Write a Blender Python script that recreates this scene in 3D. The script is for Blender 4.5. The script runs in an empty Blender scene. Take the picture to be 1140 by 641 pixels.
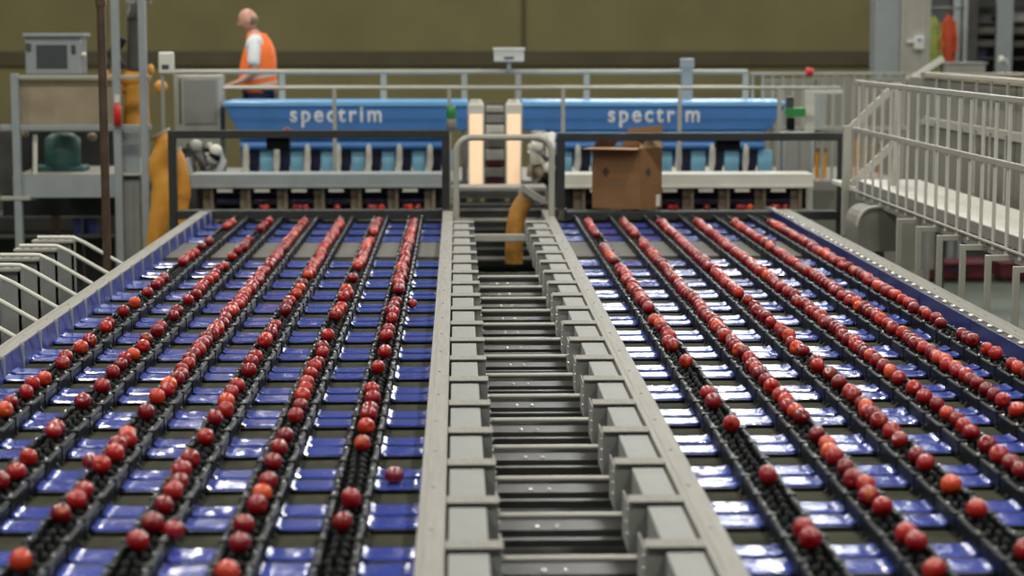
import bpy, math, random
from mathutils import Vector, Matrix
R = math.radians
rnd = random.Random(7)
C = bpy.context.scene.collection

# ---------------------------------------------------------------- camera
F = 2200.0; CX, CY = 570.0, 320.5; VX, VY = 509.0, 42.0; CZ = 3.4
TH = math.atan((CY-VY)/F); PS = math.atan((CX-VX)*math.cos(TH)/F)
fwd = Vector((math.sin(PS)*math.cos(TH), math.cos(PS)*math.cos(TH), -math.sin(TH)))
rgt = Vector((math.cos(PS), -math.sin(PS), 0)); upv = rgt.cross(fwd)
cam = bpy.data.objects.new('camera', bpy.data.cameras.new('camera')); C.objects.link(cam)
m = Matrix((rgt, upv, -fwd)).transposed().to_4x4(); m.translation = (0, 0, CZ); cam.matrix_world = m
cam.data.sensor_width = 36; cam.data.lens = F/1140*36
cam.data.clip_start = .1; cam.data.clip_end = 200
cam.data.dof.use_dof = True; cam.data.dof.focus_distance = 10.2; cam.data.dof.aperture_fstop = 1.85
bpy.context.scene.camera = cam
def ray(px, py): return (fwd*F + rgt*(px-CX) - upv*(py-CY))
def at(px, py, Y):                      # point seen at a pixel of the reference, at distance Y
    d = ray(px, py); return Vector((0, 0, CZ)) + d*(Y/d.y)
def onz(px, py, z):                     # same, on a horizontal plane
    d = ray(px, py); return Vector((0, 0, CZ)) + d*((z-CZ)/d.z)
def Yof(py, z): return onz(VX, py, z).y

# ---------------------------------------------------------------- world, light, exposure
sc = bpy.context.scene
sc.view_settings.view_transform = 'Standard'; sc.view_settings.look = 'None'
sc.view_settings.gamma = 1; sc.view_settings.use_curve_mapping = False
sc.view_settings.exposure = -0.12
w = bpy.data.worlds.new('world'); sc.world = w; w.use_nodes = True
w.node_tree.nodes['Background'].inputs[0].default_value = (.86, .95, 1.0, 1)
w.node_tree.nodes['Background'].inputs[1].default_value = .18
LAMP_W = 230.0; WINDOW_E = 7.0

# ---------------------------------------------------------------- materials
M = {}
def mat(name, col, rough=.5, metal=0, noise=0, nscale=8, bump=0, bscale=60, spec=.5, coat=0, stretch=None):
    m = bpy.data.materials.new(name); m.use_nodes = True; nt = m.node_tree; b = nt.nodes['Principled BSDF']
    b.inputs['Base Color'].default_value = (*col, 1); b.inputs['Roughness'].default_value = rough
    b.inputs['Metallic'].default_value = metal; b.inputs['Specular IOR Level'].default_value = spec
    b.inputs['Coat Weight'].default_value = coat; b.inputs['Coat Roughness'].default_value = .06
    tc = nt.nodes.new('ShaderNodeTexCoord'); src = tc.outputs['Object']
    if stretch:
        mp = nt.nodes.new('ShaderNodeMapping'); mp.inputs['Scale'].default_value = stretch
        nt.links.new(src, mp.inputs[0]); src = mp.outputs[0]
    n = nt.nodes.new('ShaderNodeTexNoise'); n.inputs['Scale'].default_value = nscale; n.inputs['Detail'].default_value = 5
    nt.links.new(src, n.inputs[0])
    r = nt.nodes.new('ShaderNodeValToRGB'); r.color_ramp.elements[0].position = .3; r.color_ramp.elements[1].position = .7
    a = noise if noise else .05
    r.color_ramp.elements[0].color = (*[c*(1-a) for c in col], 1); r.color_ramp.elements[1].color = (*[min(1, c*(1+a)) for c in col], 1)
    nt.links.new(n.outputs[0], r.inputs[0]); nt.links.new(r.outputs[0], b.inputs['Base Color'])
    if bump:
        n2 = nt.nodes.new('ShaderNodeTexNoise'); n2.inputs['Scale'].default_value = bscale; n2.inputs['Detail'].default_value = 3
        nt.links.new(src, n2.inputs[0])
        bp = nt.nodes.new('ShaderNodeBump'); bp.inputs['Strength'].default_value = bump; bp.inputs['Distance'].default_value = .01
        nt.links.new(n2.outputs[0], bp.inputs['Height']); nt.links.new(bp.outputs[0], b.inputs['Normal'])
    M[name] = m; return m
def emis(name, col, s):
    m = bpy.data.materials.new(name); m.use_nodes = True; b = m.node_tree.nodes['Principled BSDF']
    b.inputs['Base Color'].default_value = (*col, 1); b.inputs['Emission Color'].default_value = (*col, 1)
    b.inputs['Emission Strength'].default_value = s; M[name] = m
mat('steel', (.24, .235, .21), .6, 0, .12, 6, .15, 90, stretch=(12, .7, 12))
mat('steel_dark', (.075, .075, .07), .4, .4, .2, 8)
mat('rod', (.85, .84, .76), .22, .5)
mat('grey_paint', (.22, .23, .22), .45, 0, .05, 5)
mat('grey_box', (.225, .23, .22), .6, 0, .06, 9)
mat('pale_paint', (.34, .34, .295), .45, 0, .06, 5)
mat('white_paint', (.60, .60, .54), .4, 0, .04, 5)
mat('blue_grey', (.26, .29, .30), .45, 0, .06, 5)
mat('black_frame', (.014, .017, .016), .6, 0, .2, 9)
mat('black_plastic', (.007, .009, .009), .42, 0, .3, 30, .3, 70, spec=.07)
mat('wire', (.55, .58, .60), .2, .7)
mat('partition', (.19, .19, .16), .6, 0, .08, 2)
mat('dark_rail', (.007, .010, .010), .4, 0, .25, 20, .1, 60, spec=.09)
mat('belt', (.040, .041, .027), .8, 0, .4, 5, .2, 40, spec=.05)
mat('gap_plate', (.10, .10, .09), .8, 0, .1, 5)
mat('blue_guard', (.035, .05, .24), .38, 0, .18, 7, .3, 14)
mat('blue_guard_deep', (.02, .03, .15), .35, 0, .15, 5, .2, 10)
mat('cabinet_blue', (.055, .19, .50), .35, 0, .06, 3)
mat('cabinet_light', (.17, .42, .75), .3, 0, .05, 3)
mat('sky_panel', (.25, .55, .75), .4, 0, .05, 3)
mat('letter_white', (.72, .75, .78), .5)
mat('navy', (.02, .02, .06), .3)
mat('yellow', (.55, .25, .03), .5, 0, .15, 8)
mat('hose', (.42, .20, .035), .5, 0, .25, 12)
mat('red', (.55, .02, .02), .4)
mat('crate_red', (.11, .010, .016), .5, 0, .3, 4)
mat('green_lamp', (.03, .22, .05), .3)
mat('teal', (.03, .10, .09), .5, 0, .3, 6)
mat('beige', (.27, .225, .15), .6, 0, .15, 5)
mat('brown_pipe', (.085, .055, .035), .45, .3, .25, 10)
mat('brown_post', (.17, .135, .09), .6, 0, .2, 8)
mat('card', (.20, .098, .035), .75, 0, .1, 6)
mat('card_in', (.50, .33, .19), .8, 0, .06, 6)
mat('print', (.05, .035, .025), .8)
mat('label_white', (.6, .6, .55), .6)
mat('wall', (.152, .134, .058), .85, 0, .13, .9, .1, 20)
mat('wall_dark', (.065, .058, .030), .85, 0, .15, 1.5)
mat('side_wall', (.16, .155, .12), .85, 0, .1, 1)
mat('ceiling', (.06, .06, .055), .9)
mat('floor', (.075, .09, .06), .5, 0, .15, .8)
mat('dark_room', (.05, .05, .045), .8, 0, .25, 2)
mat('shelf', (.11, .11, .085), .7, 0, .3, 3)
mat('screen', (.05, .06, .065), .3)
mat('skin', (.50, .26, .19), .5, 0, .08, 12)
mat('vest', (.85, .16, .02), .7, 0, .06, 10)
mat('vest_tape', (.55, .50, .42), .4)
mat('shirt', (.62, .66, .68), .8)
mat('trousers', (.02, .03, .07), .85)
mat('shoe', (.015, .015, .015), .5)
mat('jacket_orange', (.36, .045, .008), .8, 0, .2, 12)
mat('jacket_yellow', (.19, .23, .045), .8, 0, .3, 12)
mat('jacket_dark', (.03, .045, .06), .85)
mat('stem', (.10, .06, .02), .8)
mat('clear_clip', (.30, .32, .36), .15, .6)
emis('warm_glow', (1.0, .70, .45), .55)
emis('window_light', (.93, .96, 1.0), WINDOW_E)
emis('lamp_face', (1, .98, .92), 4)
# blue flaps: glossy vinyl with folds
def flap_mat():
    m = bpy.data.materials.new('blue_flap'); m.use_nodes = True; nt = m.node_tree; b = nt.nodes['Principled BSDF']
    b.inputs['Base Color'].default_value = (.040, .068, .36, 1); b.inputs['Roughness'].default_value = .2
    b.inputs['Specular IOR Level'].default_value = .25
    b.inputs['Coat Weight'].default_value = .55; b.inputs['Coat Roughness'].default_value = .035; b.inputs['Coat IOR'].default_value = 1.8
    tc = nt.nodes.new('ShaderNodeTexCoord'); mp = nt.nodes.new('ShaderNodeMapping'); mp.inputs['Scale'].default_value = (1, 2.2, 1)
    n = nt.nodes.new('ShaderNodeTexNoise'); n.inputs['Scale'].default_value = 9; n.inputs['Detail'].default_value = 2; n.inputs['Distortion'].default_value = 1.2
    geo = nt.nodes.new('ShaderNodeNewGeometry')
    nt.links.new(geo.outputs['Position'], mp.inputs[0]); nt.links.new(mp.outputs[0], n.inputs[0])
    bp = nt.nodes.new('ShaderNodeBump'); bp.inputs['Strength'].default_value = .27; bp.inputs['Distance'].default_value = .010
    nt.links.new(n.outputs[0], bp.inputs['Height']); nt.links.new(bp.outputs[0], b.inputs['Normal']); nt.links.new(bp.outputs[0], b.inputs['Coat Normal'])
    M['blue_flap'] = m
flap_mat()
def apple_mat():
    m = bpy.data.materials.new('apple_skin'); m.use_nodes = True; nt = m.node_tree; b = nt.nodes['Principled BSDF']
    N = nt.nodes.new; L = nt.links.new
    tc = N('ShaderNodeTexCoord'); oi = N('ShaderNodeObjectInfo'); at_ = N('ShaderNodeAttribute'); at_.attribute_name = 'apple_random'
    add = N('ShaderNodeMath'); add.operation = 'ADD'; L(oi.outputs['Random'], add.inputs[0]); L(at_.outputs['Fac'], add.inputs[1])
    fr = N('ShaderNodeMath'); fr.operation = 'FRACT'; L(add.outputs[0], fr.inputs[0])
    ramp = N('ShaderNodeValToRGB'); e = ramp.color_ramp.elements
    e[0].position = 0; e[0].color = (.16, .002, .004, 1); e[1].position = 1; e[1].color = (.62, .07, .012, 1)
    for p, c in ((.3, (.22, .003, .005, 1)), (.65, (.30, .005, .006, 1)), (.88, (.42, .014, .006, 1))):
        x = e.new(p); x.color = c
    L(fr.outputs[0], ramp.inputs[0])
    n = N('ShaderNodeTexNoise'); n.noise_dimensions = '4D'; n.inputs['Scale'].default_value = 22; n.inputs['Detail'].default_value = 4
    L(tc.outputs['Object'], n.inputs['Vector'])
    mu = N('ShaderNodeMath'); mu.operation = 'MULTIPLY'; mu.inputs[1].default_value = 37; L(fr.outputs[0], mu.inputs[0]); L(mu.outputs[0], n.inputs['W'])
    r2 = N('ShaderNodeValToRGB'); r2.color_ramp.elements[0].position = .6; r2.color_ramp.elements[1].position = .86
    L(n.outputs[0], r2.inputs[0])
    mx = N('ShaderNodeMixRGB'); mx.inputs[2].default_value = (.62, .16, .03, 1); L(r2.outputs[0], mx.inputs[0]); L(ramp.outputs[0], mx.inputs[1])
    L(mx.outputs[0], b.inputs['Base Color']); b.inputs['Roughness'].default_value = .4; b.inputs['Specular IOR Level'].default_value = .2
    b.inputs['Coat Weight'].default_value = 1.0; b.inputs['Coat Roughness'].default_value = .11; b.inputs['Coat IOR'].default_value = 1.5
    M['apple_skin'] = m
apple_mat()

# ---------------------------------------------------------------- mesh builder
class MB:
    def __init__(s): s.v = []; s.f = []; s.sm = []
    def add(s, vs, fs, smooth=False):
        o = len(s.v); s.v += [Vector(v) for v in vs]; s.f += [tuple(i+o for i in f) for f in fs]; s.sm += [smooth]*len(fs); return s
    def box(s, x0, x1, y0, y1, z0, z1):
        vs = [(x, y, z) for z in (z0, z1) for y in (y0, y1) for x in (x0, x1)]
        return s.add(vs, [(0, 2, 3, 1), (4, 5, 7, 6), (0, 1, 5, 4), (2, 6, 7, 3), (0, 4, 6, 2), (1, 3, 7, 5)])
    def prism(s, pts, y0, y1):            # outline in x,z run along y (outline counter-clockwise seen from -y)
        n = len(pts); vs = [(x, y0, z) for x, z in pts] + [(x, y1, z) for x, z in pts]
        return s.add(vs, [tuple(range(n)), tuple(range(2*n-1, n-1, -1))] + [(i, i+n, (i+1) % n+n, (i+1) % n) for i in range(n)])
    def bar(s, a, b, w, h=None):          # rectangular bar between two points
        a = Vector(a); b = Vector(b); h = h or w; d = (b-a).normalized()
        u = d.cross(Vector((0, 0, 1)))
        if u.length < 1e-4: u = Vector((1, 0, 0))
        u.normalize(); v = u.cross(d)
        vs = [p + u*(w/2*i) + v*(h/2*j) for p in (a, b) for i, j in ((-1, -1), (1, -1), (1, 1), (-1, 1))]
        return s.add(vs, [(3, 2, 1, 0), (4, 5, 6, 7)] + [(i, (i+1) % 4, (i+1) % 4+4, i+4) for i in range(4)])
    def tube(s, pts, r, seg=8, caps=True):
        pts = [Vector(p) for p in pts]; n = len(pts); rs = r if isinstance(r, (list, tuple)) else [r]*n; vs = []
        u = None
        for i, p in enumerate(pts):
            d = (pts[min(i+1, n-1)]-pts[max(i-1, 0)]).normalized()
            if u is None:
                u = d.cross(Vector((0, 0, 1)))
                if u.length < 1e-3: u = d.cross(Vector((1, 0, 0)))
            u = (u - d*u.dot(d)).normalized(); v = d.cross(u)
            vs += [p + (u*math.cos(2*math.pi*k/seg) + v*math.sin(2*math.pi*k/seg))*rs[i] for k in range(seg)]
        fs = [(i*seg+k, i*seg+(k+1) % seg, (i+1)*seg+(k+1) % seg, (i+1)*seg+k) for i in range(n-1) for k in range(seg)]
        s.add(vs, fs, True)
        if caps: s.add(vs[:seg], [tuple(range(seg-1, -1, -1))]); s.add(vs[-seg:], [tuple(range(seg))])
        return s
    def lathe(s, prof, c=(0, 0, 0), seg=14, axis='z'):
        n = len(prof); vs = []
        for r, z in prof:
            for k in range(seg):
                a = 2*math.pi*k/seg; p = (r*math.cos(a), r*math.sin(a), z)
                if axis == 'x': p = (p[2], p[0], p[1])
                if axis == 'y': p = (p[0], p[2], p[1])
                vs.append(Vector(p)+Vector(c))
        return s.add(vs, [(i*seg+k, i*seg+(k+1) % seg, (i+1)*seg+(k+1) % seg, (i+1)*seg+k) for i in range(n-1) for k in range(seg)], True)
    def ell(s, c, r, seg=10, rings=7):
        pr = [(math.sin(math.pi*i/rings), -math.cos(math.pi*i/rings)) for i in range(rings+1)]
        t = MB().lathe(pr, seg=seg); return s.add([Vector((v.x*r[0]+c[0], v.y*r[1]+c[1], v.z*r[2]+c[2])) for v in t.v], t.f, True)
    def mesh(s, name, off, material):
        me = bpy.data.meshes.new(name); me.from_pydata([tuple(v-off) for v in s.v], [], s.f); me.validate()
        if len(me.polygons) == len(s.sm): me.polygons.foreach_set('use_smooth', s.sm)
        me.materials.append(M[material] if isinstance(material, str) else material); me.update(); return me
    def build(s, name, material, parent=None, bevel=0):
        if parent is not None:
            off = Vector(parent['_w']) if '_w' in parent else Vector(parent.location)
            ob = bpy.data.objects.new(name, s.mesh(name, off, material)); ob.parent = parent; ob['_w'] = tuple(off)
        else:
            xs = [v.x for v in s.v]; ys = [v.y for v in s.v]; zs = [v.z for v in s.v]
            off = Vector(((min(xs)+max(xs))/2, (min(ys)+max(ys))/2, min(zs)))
            ob = bpy.data.objects.new(name, s.mesh(name, off, material)); ob.location = off
        C.objects.link(ob)
        if bevel:
            b = ob.modifiers.new('bevel', 'BEVEL'); b.width = bevel; b.segments = 2; b.limit_method = 'ANGLE'
        return ob
def tag(o, label, cat, group=None, kind=None):
    if label: o['label'] = label
    if cat: o['category'] = cat
    if group: o['group'] = group
    if kind: o['kind'] = kind
    return o
def thing(name, loc, label, cat, group=None, kind=None):
    o = bpy.data.objects.new(name, None); C.objects.link(o); o.location = loc; o.empty_display_size = .1
    return tag(o, label, cat, group, kind)
def struct(name, mb, material): return tag(mb.build(name, material), None, None, None, 'structure')
def kids(o): return [c for c in bpy.data.objects if c.parent == o]
def copy_tree(o, parent=None):
    c = o.copy(); C.objects.link(c); c.parent = parent
    for ch in kids(o): copy_tree(ch, c)
    return c
ORD = ['nearest', 'second', 'third', 'fourth', 'fifth', 'sixth', 'seventh', 'eighth', 'ninth', 'tenth', 'eleventh', 'twelfth', 'thirteenth',
       'fourteenth', 'fifteenth', 'sixteenth', 'seventeenth', 'eighteenth', 'nineteenth', 'twentieth']
TENS = {2: 'twenty', 3: 'thirty', 4: 'forty', 5: 'fifty', 6: 'sixty'}
def ordinal(i):
    if i < 20: return ORD[i] if i else 'first'
    n = i+1
    if n % 10 == 0: return TENS[n//10][:-1]+'ieth'
    return TENS[n//10]+'-'+('first' if n % 10 == 1 else ORD[n % 10-1])

# heights (camera is at CZ)
zRAIL = CZ-1.475; zPLATE = CZ-1.47; zROD = CZ-1.625; zFLAP = CZ-1.572; zAPPLE = CZ-1.50; zWALK = CZ-1.19; zBACKWALK = CZ-1.47
P = .569
Y0, Y1 = 4.6, 17.4

# ---------------------------------------------------------------- room shell
struct('floor', MB().box(-16, 18, -4, 40, -.1, 0), 'floor')
struct('ceiling', MB().box(-16, 18, -4, 40, 9, 9.2), 'ceiling')
YW = 31.0
wx = at(972, 30, YW).x
struct('wall_back', MB().box(-16, wx, YW, YW+.3, 0, 4.35).box(-16, 1.2, YW, YW+.3, 4.35, 9).box(1.2, 15, YW, YW+.3, 7.35, 9)
       .box(1.2, 18, YW, YW+.3, 4.35, 4.6).box(15, 18, YW, YW+.3, 4.6, 9), 'wall')
zb0 = at(300, 73, YW).z; zb1 = at(300, 57, YW).z
struct('trim_1', MB().box(-16, wx, YW-.06, YW+.02, zb0, zb1), 'wall_dark')
sx = at(583, 20, YW).x
struct('trim_2', MB().box(sx-.03, sx+.03, YW-.03, YW+.02, zb1, 8), 'wall_dark')
win = MB().box(1.2, 15, YW+.12, YW+.16, 4.6, 7.35)
struct('window_1', win, 'window_light')
fr = MB()
for i in range(8): fr.box(1.2+i*13.8/7-.05, 1.2+i*13.8/7+.05, YW-.02, YW+.11, 4.6, 7.35)
fr.box(1.2, 15, YW-.02, YW+.11, 5.95, 6.05)
fo = fr.build('trim_3', 'grey_paint'); fo['kind'] = 'structure'
struct('wall_left', MB().box(-16.2, -16, -4, 40, 0, 9), 'side_wall')
struct('wall_right', MB().box(18, 18.2, -4, 40, 0, 9), 'side_wall')
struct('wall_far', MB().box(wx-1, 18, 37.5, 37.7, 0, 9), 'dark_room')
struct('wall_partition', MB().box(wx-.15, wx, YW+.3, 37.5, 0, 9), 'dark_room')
for i, y in enumerate((1.5, 7.5, 13.5, 19.5, 25.5)):
    for j, x in enumerate((-9, -3, 3, 9)):
        t = thing('ceiling_light', (x, y, 8.4), 'round high-bay lamp hanging in the %s row back, %s column from the left' % (['front', 'second', 'third', 'fourth', 'last'][i], ['first', 'second', 'third', 'fourth'][j]), 'ceiling light', 'ceiling lights over the hall')
        MB().lathe([(.54, 8.37), (.50, 8.45), (.10, 8.6), (.05, 8.7), (0, 8.7)], (x, y, 0), 20).build('housing', 'white_paint', t)
        MB().tube([(x, y, 8.7), (x, y, 9)], .01, 6).build('cable', 'steel_dark', t)
        ld = bpy.data.lights.new('lamp', 'AREA'); ld.shape = 'DISK'; ld.size = 1.0; ld.energy = LAMP_W; ld.color = (1, .965, .88)
        lo = bpy.data.objects.new('lamp', ld); C.objects.link(lo); lo.parent = t; lo.location = (0, 0, -.02)

# ---------------------------------------------------------------- lanes
LX = [-.363-.2975*k for k in range(6)]; RX = [1.06+.3015*k for k in range(6)]
RATIO = 1/.992
def make_lane():
    t = thing('fruit_conveyor_lane', (0, Y0, zAPPLE-.17), '', 'conveyor lane')
    cp = MB(); wf = MB(); n = int((Y1-Y0)/.095)
    for i in range(n):
        y = Y0+.05+i*.095
        a = rnd.uniform(-.006, .006)
        cp.lathe([(.004, 0), (.024, .006), (.026, .012), (.012, .03), (.006, .036)], (.004+a, y, zAPPLE-.048), 8, 'x')
        cp.lathe([(.006, -.036), (.012, -.03), (.026, -.012), (.024, -.006), (.004, 0)], (-.004+a, y, zAPPLE-.048), 8, 'x')
        for sx_ in (-1, 1):
            cp.bar((sx_*.03, y+.03, zAPPLE-.075), (sx_*.050, y+.035+a, zAPPLE-.022+a), .014, .007)
            cp.box(sx_*.062-.006, sx_*.062+.006, y-.02+a, y+.012+a, zAPPLE-.13, zAPPLE-.08)
            q = rnd.uniform(-.012, .012)
            wf.tube([(sx_*.056, y+q, zAPPLE-.055), (sx_*(.074+q), y+.01+q, zAPPLE-.085), (sx_*(.070+a), y+.03, zAPPLE-.105+q)], .0022, 4)
            if i % 2: wf.lathe([(.006, 0), (.006, .006), (0, .009)], (sx_*.056, y+.05+q, zAPPLE-.020), 6)
    cp.box(-.014, .014, Y0, Y1, zAPPLE-.105, zAPPLE-.07)
    o = cp.build('cup_chain', 'black_plastic', t); o['kind'] = 'stuff'
    o = wf.build('wire_fingers', 'wire', t); o['kind'] = 'stuff'
    for s_ in (-1, 1):
        sd = MB(); x = s_*.056
        sd.box(x-.010, x+.010, Y0, Y1, zAPPLE-.125, zAPPLE-.034)
        sd.tube([(x, Y0, zAPPLE-.032), (x, Y1, zAPPLE-.032)], .012, 8)
        y = Y0+.15
        while y < Y1-.1:
            sd.box(x-.013, x+.014, y, y+.035, zAPPLE-.13, zAPPLE-.017)
            y += .285
        sd.build('side_rail', 'dark_rail', t)
    b = MB()
    b.box(-.045, .045, Y0, Y1, zAPPLE-.17, zAPPLE-.115)
    b.build('lower_channel', 'black_plastic', t)
    return t
lane0 = make_lane()
def lane_phrase(side, k):
    w_ = 'left' if side == 'L' else 'right'
    return ['first lane %s of centre', 'second lane %s of centre', 'third lane %s of centre', 'fourth lane %s of centre', 'fifth lane %s of centre', 'lane along the %s blue guard'][k] % w_
first = True
for side, XS in (('L', LX), ('R', RX)):
    for k, x in enumerate(XS):
        o = lane0 if first else copy_tree(lane0); first = False
        o.location.x = x
        o['label'] = 'black cup conveyor carrying apples, the ' + lane_phrase(side, k); o['group'] = 'black conveyor lanes of the two decks'

# ---------------------------------------------------------------- decks: flaps, belts
DL0, DL1 = -2.115, -.125       # left deck between its guard and the centre rail
DR0, DR1 = .80, 2.735
def seg_edges(a, b, xs):
    e = []; prev = a
    for x in sorted(xs):
        e.append((prev+.004, x-.068)); prev = x+.068
    e.append((prev, b-.004)); return e
def flap(mb, x0, x1, yc, wy, z, rg):
    nx = 10; vs_ = (0, .07, .3, .6, .93, 1); ny = 5
    sag = rg.uniform(.0, .003); tilt = rg.uniform(-.004, .003); tw = rg.uniform(-.003, .003); yo = rg.uniform(-.007, .007); crease = rg.random() < .35
    vs = []
    for j in range(ny+1):
        for i in range(nx+1):
            u = i/nx; v = vs_[j]
            zz = z - sag*4*u*(1-u) + tilt*(v-.5) + tw*(u-.5)*(v-.5)*2 - (.004 if j in (0, ny) else 0)
            if crease and j in (2, 3): zz += .003*math.sin(9*u+yo*300)
            ed = max(0, abs(u-.5)*2-.86)/.14; zz += .007*ed*ed
            vs.append((x0+(x1-x0)*u, yc+yo+(v-.5)*wy + .003*math.sin(3.1*u+yo*90), zz))
    n = len(vs); vs2 = [(a, b, c-.004) for a, b, c in vs]; W_ = nx+1
    for j in range(ny):
        mb.add([vs[k] for k in range(j*W_, (j+2)*W_)], [(i, i+1, W_+i+1, W_+i) for i in range(nx)], 0 < j < ny-1) if j in (0, ny-1) else None
    mid = [vs[k] for k in range(W_, ny*W_)]
    mb.add(mid, [(j*W_+i, j*W_+i+1, (j+1)*W_+i+1, (j+1)*W_+i) for j in range(ny-2) for i in range(nx)], True)
    mb.add(vs2, [((j+1)*W_+i, (j+1)*W_+i+1, j*W_+i+1, j*W_+i) for j in range(ny) for i in range(nx)])
    sk = [vs[i] for i in range(W_)]+[vs2[i] for i in range(W_)]
    mb.add(sk, [(W_+i, W_+i+1, i+1, i) for i in range(nx)])
yb = Yof(623, zFLAP)
bays = []
k = -3
while yb+k*P < 17.6:
    bays.append(yb+k*P); k += 1
rg = random.Random(21)
vis = [y for y in bays if y > 5.15]
gapY = (Yof(286, zFLAP), Yof(270, zFLAP))
for side, (a, b), XS in (('left', (DL0, DL1), LX), ('right', (DR0, DR1), RX)):
    cnt = 0
    for yc in vis:
        if gapY[0]-.15 < yc < gapY[1]+.15 or yc > 17.2: continue
        far = yc > gapY[1]
        lab = 'glossy blue drop flaps across the %s deck, %s bay from the near end' % (side, ordinal(cnt)); cnt += 1
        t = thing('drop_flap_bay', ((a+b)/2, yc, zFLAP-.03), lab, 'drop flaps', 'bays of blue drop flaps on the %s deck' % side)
        for dy in (-.091, .091):
            for x0, x1 in seg_edges(a, b, XS):
                mb = MB(); flap(mb, x0, x1, yc+dy, .142, zFLAP, rg); mb.build('flap', 'blue_flap', t)
        MB().box(a+.01, b-.01, yc-.019, yc+.018, zFLAP-.020, zFLAP-.007).build('dark_gap_bar', 'black_plastic', t)  # black bar added to draw the dark gap between paired flaps
        MB().box(a+.01, b-.01, yc-.180, yc-.158, zFLAP-.026, zFLAP-.006).build('near_shade_bar', 'black_plastic', t)  # black bar stands in for the shadow below the near flap edge
    # take-away belts under the gaps, one per bay
    cnt = 0
    for yc in vis:
        t = thing('cross_belt', ((a+b)/2, yc+P/2, zFLAP-.21), 'dull olive cross belt behind the %s flap bay of the %s deck' % (ordinal(cnt), side), 'conveyor belt', 'olive cross belts under the %s deck' % side); cnt += 1
        y0, y1 = yc+P/2-.145, yc+P/2+.145; z0 = zFLAP-.014
        n = 8; vs = [(x, y0+(y1-y0)*i/n, z0-.016*(2*i/n-1)**4) for x in (a+.01, b-.01) for i in range(n+1)]
        mb = MB().add(vs, [(i, n+1+i, n+2+i, i+1) for i in range(n)], True).add([(x, y, z-.02) for x, y, z in vs], [(i+1, n+2+i, n+1+i, i) for i in range(n)], True)
        mb.build('belt', 'belt', t)
        MB().tube([(a+.01, y0+.03, z0-.055), (b-.01, y0+.03, z0-.055)], .022, 10).build('roller', 'steel_dark', t)
        MB().tube([(a+.01, y1-.03, z0-.055), (b-.01, y1-.03, z0-.055)], .022, 10).build('roller', 'steel_dark', t)
    tag(MB().box(a+.005, b-.005, gapY[0], gapY[1], zFLAP-.012, zFLAP+.004).box(a+.005, b-.005, gapY[0], gapY[0]+.01, zFLAP-.05, zFLAP-.012).build('cover_plate', 'gap_plate', None, .003),
        'flat grey cover plate between blue flap rows near the far end of the %s deck' % side, 'cover plate')
    tr = thing('deck_under_tray', ((a+b)/2, (Y0+Y1)/2, zFLAP-.34), 'dark steel tray under the belts of the %s sorting deck' % side, 'tray')
    MB().box(a, b, Y0, Y1, zFLAP-.34, zFLAP-.32).build('tray_floor', 'steel_dark', tr)
    for xx in (a+.05, b-.13):
        for yy in (Y0+.2, 8, 11, 14, 17): MB().box(xx, xx+.08, yy, yy+.08, 0, zFLAP-.34).build('support_leg', 'steel', tr)
    MB().box(a, a+.012, Y0, Y1, zFLAP-.32, zFLAP-.03).box(b-.012, b, Y0, Y1, zFLAP-.32, zFLAP-.03).build('tray_wall', 'black_frame', tr)

# rails and outer beams
def rail(name, x0, x1, lab, yend=17.0):
    t = thing(name, ((x0+x1)/2, (Y0+yend)/2, zRAIL-.12), lab, 'rail')
    MB().box(x0, x1, Y0, yend, zRAIL-.12, zRAIL).box(x0+.02, x0+.024, Y0, yend, zRAIL, zRAIL+.002).build('beam', 'steel', t, .004)
    y = Y0+.1
    while y < yend: MB().lathe([(.007, -.001), (.007, .0), (.005, .004), (0, .004)], ((x0+x1)/2, y, zRAIL), 8).build('bolt', 'steel', t); y += .57
    return t
rail('centre_rail', -.126, -.042, 'grey steel rail along the right edge of the left sorting deck')
rail('centre_rail', .722, .805, 'grey steel rail along the left edge of the right sorting deck')
rail('side_beam', -2.215, -2.125, 'long grey steel beam along the outer edge of the left deck')
rail('side_beam', 2.765, 2.875, 'long grey steel beam along the outer edge of the right deck')
t = thing('blue_side_guard', (-2.118, 11, zRAIL-.17), 'blue plastic side guard of overlapping pieces along the left deck', 'side guard')
y = Y0+.02; i = 0; rg2 = random.Random(3)
while y < Y1-.3:
    L_ = .205; d = rg2.uniform(0, .012); e = rg2.uniform(-.008, .008)
    MB().add([(-2.122, y, zRAIL-.006), (-2.122, y+L_-.012, zRAIL-.006), (-2.108+d, y+L_-.014, zRAIL-.155+e), (-2.108-d/2, y+.004, zRAIL-.155-e),
              (-2.127, y, zRAIL-.006), (-2.127, y+L_-.012, zRAIL-.006), (-2.113+d, y+L_-.014, zRAIL-.155+e), (-2.113-d/2, y+.004, zRAIL-.155-e)],
             [(0, 1, 2, 3), (7, 6, 5, 4), (0, 4, 5, 1), (1, 5, 6, 2), (2, 6, 7, 3), (3, 7, 4, 0)]).build('guard_piece', 'blue_guard', t)
    y += L_; i += 1
y = Y0+.02
while y < Y1-.3: MB().lathe([(.008, 0), (.006, .012), (0, .012)], (-2.12, y-.005, zRAIL), 6).box(-2.128, -2.105, y-.012, y+.002, zRAIL-.13, zRAIL+.002).build('clip', 'blue_grey', t); y += .41
t = thing('blue_side_guard', (2.735, 11, zRAIL-.17), 'deep blue side guard with a bolted lip along the right deck', 'side guard')
MB().box(2.715, 2.768, Y0, Y1, zRAIL-.012, zRAIL-.006).build('lip', 'steel_dark', t)
y = Y0
while y < Y1-.3:
    L_ = 1.14; MB().box(2.712, 2.720, y, min(y+L_-.012, Y1), zRAIL-.165, zRAIL-.004).build('guard_panel', 'blue_guard_deep', t); y += L_
y = Y0+.1
while y < Y1-.3: MB().ell((2.742, y, zRAIL+.0), (.016, .022, .010), 8, 5).build('bolt', 'rod', t); y += .19

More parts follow.
